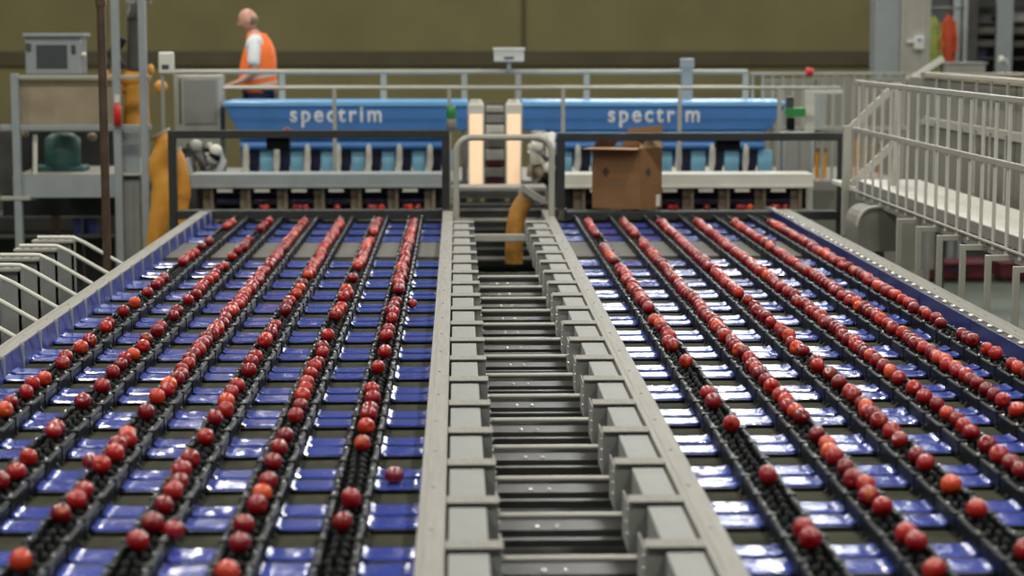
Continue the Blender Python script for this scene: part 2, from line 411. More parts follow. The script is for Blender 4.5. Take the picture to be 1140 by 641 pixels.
# ---------------------------------------------------------------- centre channel
ch = thing('channel_trough', (.34, 9.5, zROD-.32), 'dark metal trough running between the two centre rails', 'trough')
MB().box(-.04, .72, Y0, 14.1, zROD-.32, zROD-.30).build('trough_floor', 'black_frame', ch)
MB().box(-.05, -.042, Y0, 14.1, zROD-.3, zRAIL-.12).box(.722, .73, Y0, 14.1, zROD-.3, zRAIL-.12).box(-.04, .72, 14.08, 14.1, zROD-.3, zROD-.05).build('trough_wall', 'steel_dark', ch)
yp = Yof(605, zPLATE)
n = -1; cnt = 0
while yp+n*P < 16.1:
    y = yp+n*P
    for side in ('left', 'right'):
        if side == 'left': pa, pb, ba, bb = -.038, .128, -.032, .088
        else: pa, pb, ba, bb = .547, .718, .602, .712
        t = thing('drive_box', ((pa+pb)/2, y, zPLATE-.19), 'grey drive box against the %s centre rail, %s from the near end' % (side, ordinal(cnt)), 'drive box', 'grey drive boxes along the %s centre rail' % side)
        fp = MB().box(pa, pb, y-.012, y+.012, zPLATE-.185, zPLATE-.002)
        lp = MB().add([(pa-.002, y-.030, zPLATE-.006), (pb+.002, y-.030, zPLATE-.006), (pb+.002, y+.022, zPLATE+.004), (pa-.002, y+.022, zPLATE+.004), (pa-.002, y-.030, zPLATE-.010), (pb+.002, y-.030, zPLATE-.010), (pb+.002, y+.022, zPLATE-.002), (pa-.002, y+.022, zPLATE-.002)], [(0, 1, 2, 3), (7, 6, 5, 4), (0, 4, 5, 1), (1, 5, 6, 2), (2, 6, 7, 3), (3, 7, 4, 0)])
        e = pb if side == 'left' else pa; s_ = 1 if side == 'left' else -1
        fp.box(min(e, e-s_*.006), max(e, e-s_*.006), y, y+P*.42, zPLATE-.185, zPLATE-.03)
        fp.build('end_plate', 'grey_box', t, .002); lp.build('lip', 'steel', t)
        MB().box(ba, bb, y-P+.03, y-.062, zPLATE-.165, zPLATE-.014).build('cover', 'grey_box', t, .004)
        MB().box(ba+.004, bb-.004, y-.060, y-.014, zPLATE-.12, zPLATE-.024).tube([((ba+bb)/2-.02, y-.04, zPLATE-.022), ((ba+bb)/2+.02, y-.04, zPLATE-.022)], .010, 8).build('cable_block', 'black_plastic', t)
        for dz in (-.05, -.09, -.13): MB().lathe([(.006, 0), (.005, .005), (0, .006)] if s_ > 0 else [(0, -.006), (.005, -.005), (.006, 0)], (e, y+.04, zPLATE+dz), 6, 'x').build('rivet', 'rod', t)
    if y > 13.7: n += 1; cnt += 1; continue
    yr = y-.165
    tag(MB().tube([(.10, yr, zROD), (.575, yr, zROD)], .0105, 10).build('cross_rod', 'rod'), 'bright steel rod across the centre channel, %s from the near end' % ordinal(cnt), 'rod', 'bright cross rods in the centre channel')
    t = thing('cross_member', (.34, yr, zROD-.2), 'dark bolted crosspiece under the %s bright rod from the near end' % ordinal(cnt), 'crosspiece', 'bolted crosspieces in the centre channel')
    MB().box(-.04, .72, yr+.03, yr+.17, zROD-.07, zROD-.06).box(-.04, .72, yr+.03, yr+.036, zROD-.12, zROD-.07).build('flat_plate', 'steel_dark', t)
    MB().box(-.04, .72, yr-.10, yr-.06, zROD-.07, zROD-.062).box(-.04, .72, yr-.20, yr-.175, zROD-.12, zROD-.11).build('edge_bar', 'steel_dark', t)
    for xx in (.29, .36): MB().lathe([(.010, 0), (.009, .006), (0, .009)], (xx-.02, yr+.075, zROD-.06), 8).build('bolt', 'rod', t)
    n += 1; cnt += 1

# ---------------------------------------------------------------- apples
def apple_mb(seg=14, rings=9):
    pr = []
    for i in range(rings+1):
        a = math.pi*i/rings; r = math.sin(a)*.0355*(1+.06*math.cos(a)); z = -math.cos(a)*.0325
        if i == rings: r, z = 0.0, .0235
        if i == rings-1: r, z = .012, .0305
        if i == 0: r, z = 0.0, -.026
        pr.append((r, z))
    return MB().lathe(pr, seg=seg)
ap_mesh = apple_mb().mesh('apple', Vector((0, 0, 0)), 'apple_skin')
lanes = {
 ('L', 5): [(246, 252), 268, 273, 280.5, 284, 288, 291, 308.6, 313, 316, 325, 336, 344.5, 358, 362, 377, 385.6, 395, 402, 419, 425, 434, 445, 454.5, 470, 488, 510],
 ('L', 4): [246, 250, 254, 266.5, 270, 275, 279, 285, 296, 299, 303, 307, 311, 315, 318, 321, 327, 333.5, 344, 351, 361.6, 368, 377, 384, 392, 399, 405, 413, 427, 445, 473.5, 479, 506, 521.7, 532, 560, 572, 590],
 ('L', 3): [(246, 395), 399, 405, 410, 414.6, 421, 426, 432, 441, 458, 481, 485.5, 494, 504, 515, 544, 553, 568, 621],
 ('L', 2): [(246, 305), 315, 320, 327, 333.6, 339, 344.6, 362, 367, 371, 376, 380, 396, 402, 410, 427, 435.5, 446, 454.5, 465, 484.5, 509.6, 522.7, 535.5, 546, 560.6, 580, 598.6],
 ('L', 1): [(246, 258), (268, 296), 308.6, 322.7, 326, 330.5, 341, 346, 351, 372.6, 385, 393, 402, 408, 415, 426, 432, 439, 451, 463, 485.5, 498.6, 513, 535.5, 546, 561, 582, 605, 636.5],
 ('L', 0): [(246, 323), 335, 340, 344.6, 349, 354, 368, 374, 390.4, 408.5, 433, 442.4, 454.5, 461, 473.4, 492.4, 555, 580],
 ('R', 0): [(247, 262), (274, 290), (298, 344), 357, 361, 365, 371, 376, 381, 386, 404, 438, 449, 474, 532, 592.4, 602],
 ('R', 1): [(247, 262), (268, 394), 401, 408, 413, 418, 425.5, 433, 440.7, 447, 454, 460, 467, 487, 497.6, 504, 511, 523.5, 535.5, 544, 554.5, 568, 599, 608, 636.5],
 ('R', 2): [(247, 327), 335, 343, 347, 351, 355, 360, 368, 372, 376, 383, 388, 393, 404, 409, 418, 427, 438, 444, 451, 456, 461, 465, 471, 482, 493, 509, 520, 542.4, 572, 618],
 ('R', 3): [(247, 398), 404, 410, 416, 423, 434, 444, 453, 463, 470, 477, 485.5, 497.6, 511, 520, 528, 541],
 ('R', 4): [(247, 420), 425, 431, 437, 443, 450, 461, 473, 484],
 ('R', 5): [(247, 356), 361.6, 375, 378, 382, 391.6, 396, 408, 412, 418, 424, 436],
}
ra = random.Random(11); alist = []
for (side, k), L_ in lanes.items():
    X = (LX if side == 'L' else RX)[k]
    for it in L_:
        if isinstance(it, tuple):
            ya, yc = Yof(it[1], zAPPLE), Yof(it[0], zAPPLE); y = ya
            while y < yc:
                alist.append([side, k, X+ra.uniform(-.012, .012), y+ra.uniform(-.006, .006), zAPPLE+ra.uniform(-.004, .008)])
                y += ra.choice((.078, .08, .085, .095, .095, .14))
        else:
            y = Yof(it, zAPPLE)
            alist.append([side, k, X+ra.uniform(-.012, .012), y, zAPPLE+ra.uniform(-.003, .007)])
byl = {}
for a in alist: byl.setdefault((a[0], a[1]), []).append(a)
final = []
for key, L_ in byl.items():
    L_.sort(key=lambda a: a[3]); last = -9
    for a in L_:
        if a[3]-last < .0745: a[3] = last+.0745
        last = a[3]; final.append(a)
# apples off the lanes: beside the chain and one on a flap
p = onz(102, 514, zAPPLE-.01); final_extra = [('red apple squeezed out left of the fourth lane left of centre, near end', p)]
def shade(v): return 'dark red' if v < .3 else ('red' if v < .75 else 'orange-red')
for (s_, k) in byl: byl[(s_, k)].sort(key=lambda a: a[3])
final.sort(key=lambda a: a[3])
def in_view(a):
    d = Vector((a[2], a[3], a[4]-CZ)); z = d.dot(fwd); x = CX+F*d.dot(rgt)/z; y = CY-F*d.dot(upv)/z
    return -12 < x < 1152 and y < 655
final = [a for a in final if in_view(a)]
ind, rest = final[:292], final[292:]
cntl = {}
for a in ind:
    key = (a[0], a[1]); i = cntl.get(key, 0); cntl[key] = i+1
    o = bpy.data.objects.new('apple', ap_mesh); C.objects.link(o)
    hue = 'red'
    o.location = a[2:5]; o.rotation_euler = (ra.uniform(-1.4, 1.4), ra.uniform(-1.4, 1.4), ra.uniform(0, 6.28)); s_ = ra.uniform(.93, 1.07); o.scale = (s_, s_, s_*ra.uniform(.94, 1.04))
    tag(o, '%s apple, %s from the near end of the %s' % (hue, ordinal(i), lane_phrase(*key)), 'apple', 'apples riding on the black lanes')
mb = MB(); rv = []
base = apple_mb(10, 7)
for a in rest:
    rot = Matrix.Rotation(ra.uniform(-1.4, 1.4), 3, 'X') @ Matrix.Rotation(ra.uniform(0, 6), 3, 'Z'); s_ = ra.uniform(.93, 1.07)
    mb.add([rot @ v*s_ + Vector(a[2:5]) for v in base.v], base.f, True); rv += [ra.random()]*len(base.v)
o = mb.build('far_apples', 'apple_skin'); tag(o, 'distant mass of small red apples queued along the far lengths of all lanes', 'apples', None, 'stuff')
at_ = o.data.attributes.new('apple_random', 'FLOAT', 'POINT'); at_.data.foreach_set('value', rv)
def lone_apple(p, lab, sc_=1.0, stem=False, grp=None):
    o = bpy.data.objects.new('apple', ap_mesh); C.objects.link(o); o.location = p; o.scale = (sc_,)*3; o.rotation_euler = (.25, -.1, ra.uniform(0, 6)); tag(o, lab, 'apple', grp)
    if stem:
        s_ = MB().tube([(0, 0, .02), (.002, 0, .032), (.006, .002, .043)], .0016, 6); so = bpy.data.objects.new('stem', s_.mesh('stem', Vector((0, 0, 0)), 'stem')); C.objects.link(so); so.parent = o
for lab, p in final_extra: lone_apple(p, lab)
lone_apple(onz(193, 590, zAPPLE-.02), 'dark red apple fallen just right of the third lane left of centre')
q = onz(439, 529, zFLAP+.028); lone_apple(q, 'apple lying alone on a blue flap beside the left centre rail, nearer', 1.0, True)
q = onz(459, 338, zFLAP+.028); lone_apple(q, 'small apple lying alone on a blue flap beside the left centre rail, farther', .85, True)

# ---------------------------------------------------------------- black gantry frames and the loop handle
def black_frame(xl, xr, yt, yb_, Y, lab):
    a = at(xl, yt, Y); b = at(xr, yb_, Y); t = thing('black_gantry_frame', ((a.x+b.x)/2, Y, b.z-.05), lab, 'frame', 'black gantry frames over the decks')
    w_ = .068
    MB().box(a.x, b.x, Y-w_/2, Y+w_/2, a.z-w_, a.z).build('top_bar', 'black_frame', t, .006)
    for x in (a.x, b.x-w_): MB().box(x, x+w_, Y-w_/2, Y+w_/2, 0 if abs(x-.35) > 1.5 else zRAIL, a.z-w_).build('post', 'black_frame', t, .004)
    MB().box(a.x+w_, b.x-w_, Y-.05, Y+.09, b.z, b.z+.075).build('bottom_bar', 'black_frame', t, .006)
    for x in (a.x-.02, b.x-w_-.02):
        z_ = 0 if abs(x-.35) > 1.5 else zRAIL
        MB().box(x, x+w_+.04, Y-.08, Y+.08, z_, z_+.012).build('foot_plate', 'steel_dark', t)
    return a, b
YF = 17.0
black_frame(187, 501, 145, 243, YF, 'black rectangular gantry frame standing across the left deck')
black_frame(620, 940, 148, 244, YF, 'black rectangular gantry frame standing across the right deck, carton on it')
Yh = 16.4
pts = []
a = at(508, 268, Yh); b = at(614, 268, Yh); zt = at(560, 153, Yh).z; r = .13
pts.append((a.x, Yh, a.z-.12)); pts.append((a.x, Yh, zt-r))
for i in range(1, 7):
    g = math.pi/2*i/6; pts.append((a.x+r-r*math.cos(g), Yh, zt-r+r*math.sin(g)))
for i in range(0, 7):
    g = math.pi/2*i/6; pts.append((b.x-r+r*math.sin(g), Yh, zt-r+r*math.cos(g)))
pts.append((b.x, Yh, b.z-.12))
t = thing('loop_barrier', ((a.x+b.x)/2, Yh, a.z-.12), 'round-cornered grey tube barrier closing the centre channel between the two black frames', 'barrier')
MB().tube(pts, .027, 10).build('tube_loop', 'pale_paint', t)
MB().box(a.x, b.x, Yh-.03, Yh+.03, a.z-.005, a.z+.055).build('cross_bar', 'pale_paint', t, .006)
# service blocks in the channel's far end
for i, (px0, px1, py0, py1, Y, nm, lab) in enumerate([
    (503, 608, 207, 219, 18.0, 'bridge_beam', 'dark grey bridge beam under the two white towers')]):
    a = at(px0, py0, Y); b = at(px1, py1, Y); t = thing(nm, ((a.x+b.x)/2, Y, b.z), lab, 'machine box' if 'box' in nm else 'beam')
    MB().box(a.x, b.x, Y-.15, Y+.25, b.z, a.z).build('body', 'grey_box' if 'box' in nm else 'steel', t, .01)
    mm = MB().box(a.x+.02, b.x-.02, Y-.165, Y-.15, b.z+.02, a.z-.03); mm.build('front_cover', 'pale_paint' if 'box' in nm else 'steel_dark', t, .004)
a = at(502, 222, 17.8); b = at(608, 300, 17.8)
t = thing('roller_bank', ((a.x+b.x)/2, 17.5, b.z), 'dark bank of rollers seen through the loop barrier', 'machine')
MB().box(a.x, b.x, 17.6, 17.9, b.z, a.z-.03).build('back_plate', 'black_frame', t)
for i in range(6):
    z = a.z-.06-i*.085; MB().tube([(a.x, 17.3, z), (b.x, 17.3, z)], .022, 8).build('roller', ['steel_dark', 'steel', 'black_frame', 'pale_paint', 'steel_dark', 'steel'][i], t)
MB().box(a.x, a.x+.03, 17.27, 17.6, b.z, a.z).box(b.x-.03, b.x, 17.27, 17.6, b.z, a.z).build('side_plate', 'steel_dark', t)
def hose(pxs, Y, rr, lab, material='hose'):
    pp = [at(x, y, Y+dy) for x, y, dy in pxs]; sm = []
    for i in range(len(pp)-1):
        p0, p1, p2, p3 = pp[max(i-1, 0)], pp[i], pp[i+1], pp[min(i+2, len(pp)-1)]
        for j in range(5):
            u = j/5; sm.append(.5*((2*p1)+(p2-p0)*u+(2*p0-5*p1+4*p2-p3)*u*u+(3*p1-p0-3*p2+p3)*u**3))
    sm.append(pp[-1]); rs = [rr*(1+.05*(i % 2)) for i in range(len(sm))]
    z = min(v.z for v in sm)
    t = thing('ribbed_hose', (sm[-1].x, Y, z), lab, 'hose')
    MB().tube(sm, rs, 12).build('hose_body', material, t)
    MB().tube([sm[0]-(sm[1]-sm[0])*.3, sm[1]], rr*1.18, 12).build('collar', 'steel', t)
    return t
hose([(588, 218, 0), (577, 236, 0), (573, 260, 0), (572, 293, 0)], 16.9, .075, 'orange-yellow hose dropping into the centre channel behind the loop barrier')
a = at(580, 208, 16.8); b = at(606, 224, 16.8)
tag(MB().bar(a, b, .10, .05).build('clamp_arm', 'steel'), 'tilted grey clamp arm over the top of the centre hose', 'bracket')

# ---------------------------------------------------------------- carton
Yc = 17.0; zb_ = at(700, 233, Yc).z
c = at(713, 233, Yc-.02); ll = Vector((-.41, .13, 0)); rr_ = Vector((.20, .16, 0)); hgt = at(700, 165, Yc).z-zb_
t = thing('cardboard_box', (c.x, Yc, zb_), 'open brown cardboard carton standing on the right black frame', 'box')
def panel(name, pts, nrm, material, parent, th=.006):
    pts = [Vector(q) for q in pts]; nrm = Vector(nrm).normalized()*th
    k_ = len(pts)
    return MB().add(pts+[q-nrm for q in pts], [tuple(range(k_)), tuple(range(2*k_-1, k_-1, -1))]+[(i, i+k_, (i+1) % k_+k_, (i+1) % k_) for i in range(k_)]).build(name, material, parent)
up = Vector((0, 0, 1)); c = Vector((c.x, c.y, zb_)); H = up*hgt
nl = Vector((-ll.y, ll.x, 0)); nl = nl if nl.y < 0 else -nl; nr = Vector((rr_.y, -rr_.x, 0))
panel('front_side', [c+ll, c, c+H, c+ll+H], nl, 'card', t)
panel('right_side', [c, c+rr_, c+rr_+H, c+H], nr, 'card', t)
panel('back_side', [c+rr_, c+ll+rr_, c+ll+rr_+H, c+rr_+H], -nl, 'card', t)
panel('left_side', [c+ll+rr_, c+ll, c+ll+H, c+ll+rr_+H], -nr, 'card', t)
panel('bottom', [c, c+ll, c+ll+rr_, c+rr_], (0, 0, -1), 'card', t)
fo_ = nl.normalized()
panel('front_flap', [c+H, c+ll+H, c+ll+H+fo_*.16-up*.005+ll*.1, c+H+fo_*.16-up*.005], (0, 0, -1), 'card_in', t, .005)
panel('right_flap', [c+H, c+rr_+H, c+rr_+H-nr.normalized()*.02+up*.13, c+H-nr.normalized()*.06+up*.10], nr, 'card_in', t, .005)
panel('back_flap', [c+ll*.85+rr_+H, c+rr_+H, c+rr_+H+up*.19-fo_*.02, c+ll*.72+rr_+H+up*.16-fo_*.03], nl, 'card', t, .005)
panel('left_flap', [c+ll+H, c+ll+rr_+H, c+ll*.9+rr_+H+up*.07, c+ll*.9+H+up*.07], -nr, 'card', t, .005)
def on_face(u0, d, nrm, s, dz, w_, h_, diamond, nm, material, parent):
    o_ = u0+d*s+up*dz+nrm.normalized()*.002; e = d.normalized()
    q = [o_-e*w_, o_-up*h_, o_+e*w_, o_+up*h_] if diamond else [o_-e*w_-up*h_, o_+e*w_-up*h_, o_+e*w_+up*h_, o_-e*w_+up*h_]
    panel(nm, q, nrm, material, parent, .001)
on_face(c, ll, nl, .72, hgt*.60, .035, .045, True, 'printed_mark', 'print', t)
on_face(c, rr_, nr, .35, hgt*.60, .035, .045, True, 'printed_mark', 'print', t)
on_face(c, rr_, nr, .82, .07, .025, .05, False, 'paper_label', 'label_white', t)
for i in range(5): on_face(c, ll, nl, .66-.07*i, hgt*.42, .010, .010+.004*(i % 2), False, 'faded_print', 'brown_post', t)
for i in range(4): on_face(c, rr_, nr, .4+.12*i, hgt*.42, .010, .010+.004*(i % 2), False, 'faded_print', 'brown_post', t)

# ---------------------------------------------------------------- infeed frames (grey shelf with lane modules) behind the black frames
def infeed(xl, xr, lab, XS, side):
    Y = 18.1; a = at(xl, 193, Y); b = at(xr, 208, Y); zb2 = at(xl, 236, Y).z
    t = thing('infeed_frame', ((a.x+b.x)/2, Y, zb2-.1), lab, 'machine frame', 'infeed frames behind the black frames')
    MB().box(a.x, b.x, Y-.12, Y+.25, b.z, a.z).box(a.x, b.x, Y-.13, Y-.12, b.z, b.z+.03).build('top_shelf', 'white_paint' if side == 'right' else 'blue_grey', t, .006)
    MB().box(a.x, b.x, Y-.2, Y+.1, zb2-.06, zb2+.02).build('bottom_shelf', 'grey_paint', t, .006)
    pitch = (b.x-a.x)/6.9; x0 = a.x+pitch*.3
    for i in range(7):
        x = x0+i*pitch
        MB().box(x, x+.10, Y-.05, Y+.10, zb2, b.z).box(x+.07, x+.10, Y-.09, Y-.05, zb2+.02, b.z).build('upright', 'brown_post', t, .004)
        if i < 6:
            MB().tube([(x+.11, Y+.0, zb2+.10), (x+pitch-.01, Y+.0, zb2+.10)], .035, 10).tube([(x+.11, Y+.05, zb2+.18), (x+pitch-.01, Y+.05, zb2+.18)], .03, 10).build('roller', 'navy', t)
            MB().box(x+.14, x+pitch-.06, Y-.14, Y-.06, b.z-.035, b.z-.008).build('light_strip', 'white_paint', t)
    MB().box(a.x, b.x, Y+.26, Y+.30, zb2-.1, b.z).build('back_plate', 'black_frame', t)
    for xx in (a.x+.1, b.x-.2): MB().box(xx, xx+.08, Y-.1, Y-.02, 0, zb2-.06).build('support_leg', 'steel_dark', t)
    return a.x, b.x, zb2, x0, pitch, Y
for side, xl, xr, lab, XS in (('left', 214, 497, 'grey infeed shelf with brown uprights and dark rollers behind the left black frame', LX),
                              ('right', 627, 903, 'pale infeed shelf with brown uprights and dark rollers behind the right black frame', RX)):
    ax, bx, zb2, x0, pitch, Y = infeed(xl, xr, lab, XS, side)
    pat = [(1, .45), (1, .6), (2, .3), (2, .7), (2, .5), (4, .35), (4, .5), (4, .78), (5, .3), (5, .45), (5, .75), (3, .5)]
    for i, (kk, u) in enumerate(pat):
        if side == 'right' and i == 2: continue
        lone_apple((x0+kk*pitch+.10+(pitch-.1)*u, Y-.12, zb2+.052), 'apple under the %s infeed shelf, %s opening from left, %s in it' % (side, ORD[kk], {.3: 'well left', .35: 'left', .45: 'just left of centre', .5: 'centre', .6: 'just right of centre', .7: 'right', .75: 'far right', .78: 'far right'}[u]), .95, grp='apples under the %s infeed shelf' % side)

# ---------------------------------------------------------------- blue scanner cabinets with lettering
def text_mesh(txt, size, name):
    cu = bpy.data.curves.new(name, 'FONT'); cu.body = txt; cu.size = size; cu.extrude = .004; cu.space_character = 1.3; cu.offset = .0045; cu.align_x = 'LEFT'
    ob = bpy.data.objects.new('tmp', cu); C.objects.link(ob); dg = bpy.context.evaluated_depsgraph_get(); dg.update()
    me = bpy.data.meshes.new_from_object(ob.evaluated_get(dg)); bpy.data.objects.remove(ob); return me
def cabinet(xl, xr, tx0, tx1, lab, tapers):
    Y = 19.6; a = at(xl, 113, Y); b = at(xr, 145, Y); zt = a.z; zm = b.z; lx = .12
    t = thing('scanner_cabinet', ((a.x+b.x)/2, Y, at(xl, 192, Y).z), lab, 'machine cabinet', 'blue scanner cabinets')
    tl, tr = tapers; h = zt-zm
    MB().prism([(a.x+lx*tl, zm), (b.x-lx*1.3*tr, zm), (b.x, zt-.05), (a.x, zt-.05)], Y, Y+.8).build('housing', 'cabinet_blue', t, .01)
    MB().box(a.x-.01, b.x+.01, Y-.02, Y+.82, zt-.05, zt).build('top_trim', 'cabinet_light', t, .008)
    MB().prism([(a.x+.15, zm-.34), (b.x-.2, zm-.34), (b.x-.16, zm), (a.x+.12, zm)], Y+.16, Y+.7).build('lower_body', 'cabinet_blue', t)
    for dz in (.05, .15): MB().tube([(a.x+.15, Y+.04, zm-dz), (b.x-.2, Y+.04, zm-dz)], .042, 12).build('spindle_cover', 'cabinet_light' if dz < .1 else 'cabinet_blue', t)
    MB().box(a.x+.15, b.x-.2, Y+.05, Y+.2, zm-.11, zm-.095).build('seam', 'navy', t)
    for xx in (a.x+.3, b.x-.4): MB().box(xx, xx+.08, Y+.4, Y+.48, 0, zm-.34).build('support_leg', 'steel_dark', t)
    pitch = (b.x-a.x-.36)/6.7; x0 = a.x+.2
    zl = at(xl, 192, Y).z
    for i in range(7):
        x = x0+i*pitch
        MB().box(x+pitch*.42, x+pitch*.86, Y+.10, Y+.14, zl, zm-.20).build('light_panel', 'sky_panel', t, .006)
        MB().box(x+.02, x+pitch*.38, Y+.12, Y+.2, zl, zm-.20).box(x+.02, x+pitch*.38, Y+.09, Y+.12, zm-.24, zm-.20).build('dark_window', 'navy', t, .006)
        mm = MB(); s = [(x-.02, zl-.02), (x+.012, zl-.02), (x+.035, zl+.10), (x+.03, zl+.25), (x+.005, zl+.29), (x-.02, zl+.26), (x-.03, zl+.08)]
        mm.prism(s, Y-.02, Y+.0).build('diffuser_blade', 'white_paint', t, .004)
    me = text_mesh('spectrim', .2, 'lettering'); xs = [v.co.x for v in me.vertices]; x0_, x1_ = min(xs), max(xs)
    A = at(tx0, 135, Y-.005); B = at(tx1, 135, Y-.005); s_ = (B.x-A.x)/(x1_-x0_)
    zb3 = at(tx0, 135.5, Y).z; zs = max(v.co.y for v in me.vertices); hs = (at(tx0, 118.5, Y).z-zb3)/zs
    for v in me.vertices: v.co = Vector(((v.co.x-x0_)*s_+A.x, Y-.004-v.co.z, v.co.y*hs+zb3))-t.location
    me.materials.clear(); me.materials.append(M['letter_white'])
    o = bpy.data.objects.new('lettering', me); C.objects.link(o); o.parent = t; o['_w'] = tuple(t.location); o['label'] = 'pale lettering reading spectrim'
    return t
cabinet(250, 520, 323, 425, 'long blue scanner cabinet with pale lettering, behind the left deck', (1, 0))
cabinet(583, 874, 677, 779, 'long blue scanner cabinet with pale lettering, behind the right deck and carton', (0, 1))
for i, px in enumerate((521, 563)):
    Y = 19.0; a = at(px, 111, Y); b = at(px+18, 209, Y)
    t = thing('lamp_tower', ((a.x+b.x)/2, Y, b.z), 'narrow white tower with a warm lit front, %s of the pair between the blue cabinets' % ('left' if i == 0 else 'right'), 'light tower', 'white towers between the blue cabinets')
    MB().box(a.x, b.x, Y, Y+.16, b.z, a.z-.04).build('body', 'white_paint', t, .01)
    MB().tube([((a.x+b.x)/2, Y+.08, a.z-.05), ((a.x+b.x)/2, Y+.08, a.z)], [.078, .05], 12).build('cap', 'white_paint', t)
    MB().box(a.x+.015, b.x-.015, Y-.012, Y, b.z+.02, a.z-.14).build('lit_panel', 'warm_glow', t, .004)
    MB().box((a.x+b.x)/2-.04, (a.x+b.x)/2+.04, Y+.04, Y+.12, 0, b.z).build('stem', 'steel_dark', t)
t = thing('roller_lift', (.5, 19.5, at(550, 210, 19.5).z), 'grey roller lift with dark red bands between the white towers', 'machine')
for i, (y0, y1, mt) in enumerate([(118, 125, 'pale_paint'), (127, 137, 'steel'), (139, 150, 'white_paint'), (152, 164, 'steel'), (166, 178, 'white_paint'), (179, 184, 'crate_red'), (186, 197, 'pale_paint'), (199, 204, 'crate_red')]):
    a = at(541, y0, 19.5); b = at(561, y1, 19.5); MB().box(a.x, b.x, 19.45, 19.6, b.z, a.z).build('roller_band', mt, t, .01)
a = at(539.5, 115, 19.6); b = at(562.5, 210, 19.6); MB().box(a.x, b.x, 19.6, 19.7, 0, a.z).build('backing', 'steel_dark', t)
# beacon and small devices
a = at(497, 145, 18.9); b = at(508, 118, 18.9)
t = thing('signal_beacon', ((a.x+b.x)/2, 18.9, a.z), 'green signal beacon on the right end of the left blue cabinet', 'signal light')
MB().lathe([(0, 0), (.045, 0), (.045, .10), (.03, .12)], ((a.x+b.x)/2, 18.9, a.z), 12).build('base', 'steel', t)
MB().lathe([(.04, .11), (.048, .13), (.048, .20), (.03, .235), (0, .24)], ((a.x+b.x)/2, 18.9, a.z), 12).build('lens', 'green_lamp', t)
for px, lab in ((315, 'small dark sensor unit on the left black frame, red cap on top'), (815, 'small dark sensor unit under the top bar of the right black frame')):
    a = at(px-18, 150, YF+.1); b = at(px+8, 166, YF+.1); t = thing('sensor_unit', ((a.x+b.x)/2, YF+.1, b.z), lab, 'sensor')
    MB().box(a.x, b.x, YF+.04, YF+.2, b.z, a.z).build('body', 'black_plastic', t, .008)
    MB().tube([((a.x+b.x)/2, YF+.03, b.z+.05), ((a.x+b.x)/2, YF-.03+.06, b.z+.05)], .03, 10).build('lens', 'screen', t)
    if px < 400: MB().lathe([(.04, 0), (.045, .03), (.03, .06), (0, .065)], ((a.x+b.x)/2+.07, YF+.12, a.z), 10).build('cap', 'crate_red', t)
# grey machinery at each end of the gantry
def knot(px0, px1, py0, py1, Y, lab, seed):
    g = random.Random(seed); a = at(px0, py0, Y); b = at(px1, py1, Y); t = thing('pipe_assembly', ((a.x+b.x)/2, Y, b.z), lab, 'machinery')
    MB().box(a.x+.02, b.x-.02, Y+.1, Y+.3, b.z, a.z-.1).build('back_box', 'grey_paint', t, .02)
    for i in range(9):
        x = g.uniform(a.x, b.x); z = g.uniform(b.z+.05, a.z-.05); r_ = g.uniform(.025, .06)
        MB().tube([(x, Y+.1, z), (x+g.uniform(-.08, .08), Y-.02, z+g.uniform(-.1, .1)), (min(b.x, max(a.x, x+g.uniform(-.15, .15))), Y, z-.15)], r_, 9).build('pipe', g.choice(['white_paint', 'blue_grey', 'pale_paint', 'steel_dark', 'brown_post']), t)
    for i in range(4):
        MB().ell((g.uniform(a.x, b.x), Y-.05, g.uniform(b.z+.05, a.z)), (.06, .05, .06)).build('valve', g.choice(['white_paint', 'black_plastic', 'pale_paint']), t)
knot(208, 244, 160, 205, 18.6, 'white and grey pipework at the left end of the left blue cabinet', 2)
knot(590, 612, 135, 205, 18.6, 'white and grey pipework right of the white towers', 5)
# ---------------------------------------------------------------- back walkway and rails
wa = MB().box(at(150, 100, 20.6).x, 4.6, 20.35, 22.6, zBACKWALK-.1, zBACKWALK)
t = thing('rear_walkway', (0, 21.4, 0), 'raised grey walkway behind the blue cabinets, a man walks on it', 'walkway')
wa.build('deck', 'steel', t)
for x in (-3, 0, 3): MB().box(x, x+.1, 21.4, 21.5, 0, zBACKWALK-.1).build('support_post', 'grey_paint', t)
def hrail(Y, tops, posts, x0, x1, zbot, lab, th=.045, mt='pale_paint', postw=.045):
    A = at(x0, tops[0], Y); B = at(x1, tops[0], Y)
    t = thing('guard_rail', ((A.x+B.x)/2, Y, zbot), lab, 'guard rail')
    for i, ty in enumerate(tops):
        z = at((x0+x1)/2, ty, Y).z; MB().tube([(A.x, Y, z), (B.x, Y, z)], th/2 if i == 0 else th*.38, 10).build('top_rail' if i == 0 else 'middle_rail', mt, t)
    zt = at((x0+x1)/2, tops[0], Y).z
    for px in posts:
        x = at(px, 90, Y).x; MB().box(x-postw/2, x+postw/2, Y-.02, Y+.02, zbot, zt).build('post', mt, t)
    return t
hrail(20.4, (80, 97), (197, 247, 314, 427, 517, 577, 653, 830), 195, 832, zBACKWALK, 'pale tube guard rail at the back, in front of the walking man', .052, 'pale_paint', .06)
hrail(18.9, (98,), (372, 500, 627, 757, 868), 248, 935, 0, 'thin rail with slim posts passing in front of the blue cabinets', .035, 'pale_paint', .035)
Y = 20.2; a = at(765, 65, Y)
t = thing('steel_post', (a.x, Y, zBACKWALK), 'thick blue-grey steel post with a cap on the back rail', 'post')
MB().box(a.x-.055, a.x+.055, Y-.04, Y+.04, zBACKWALK, a.z-.06).build('shaft', 'blue_grey', t, .006); MB().box(a.x-.07, a.x+.07, Y-.05, Y+.05, a.z-.1, a.z).build('cap', 'blue_grey', t, .01)
Y = 20.35; a = at(550, 53, Y); b = at(583, 72, Y)
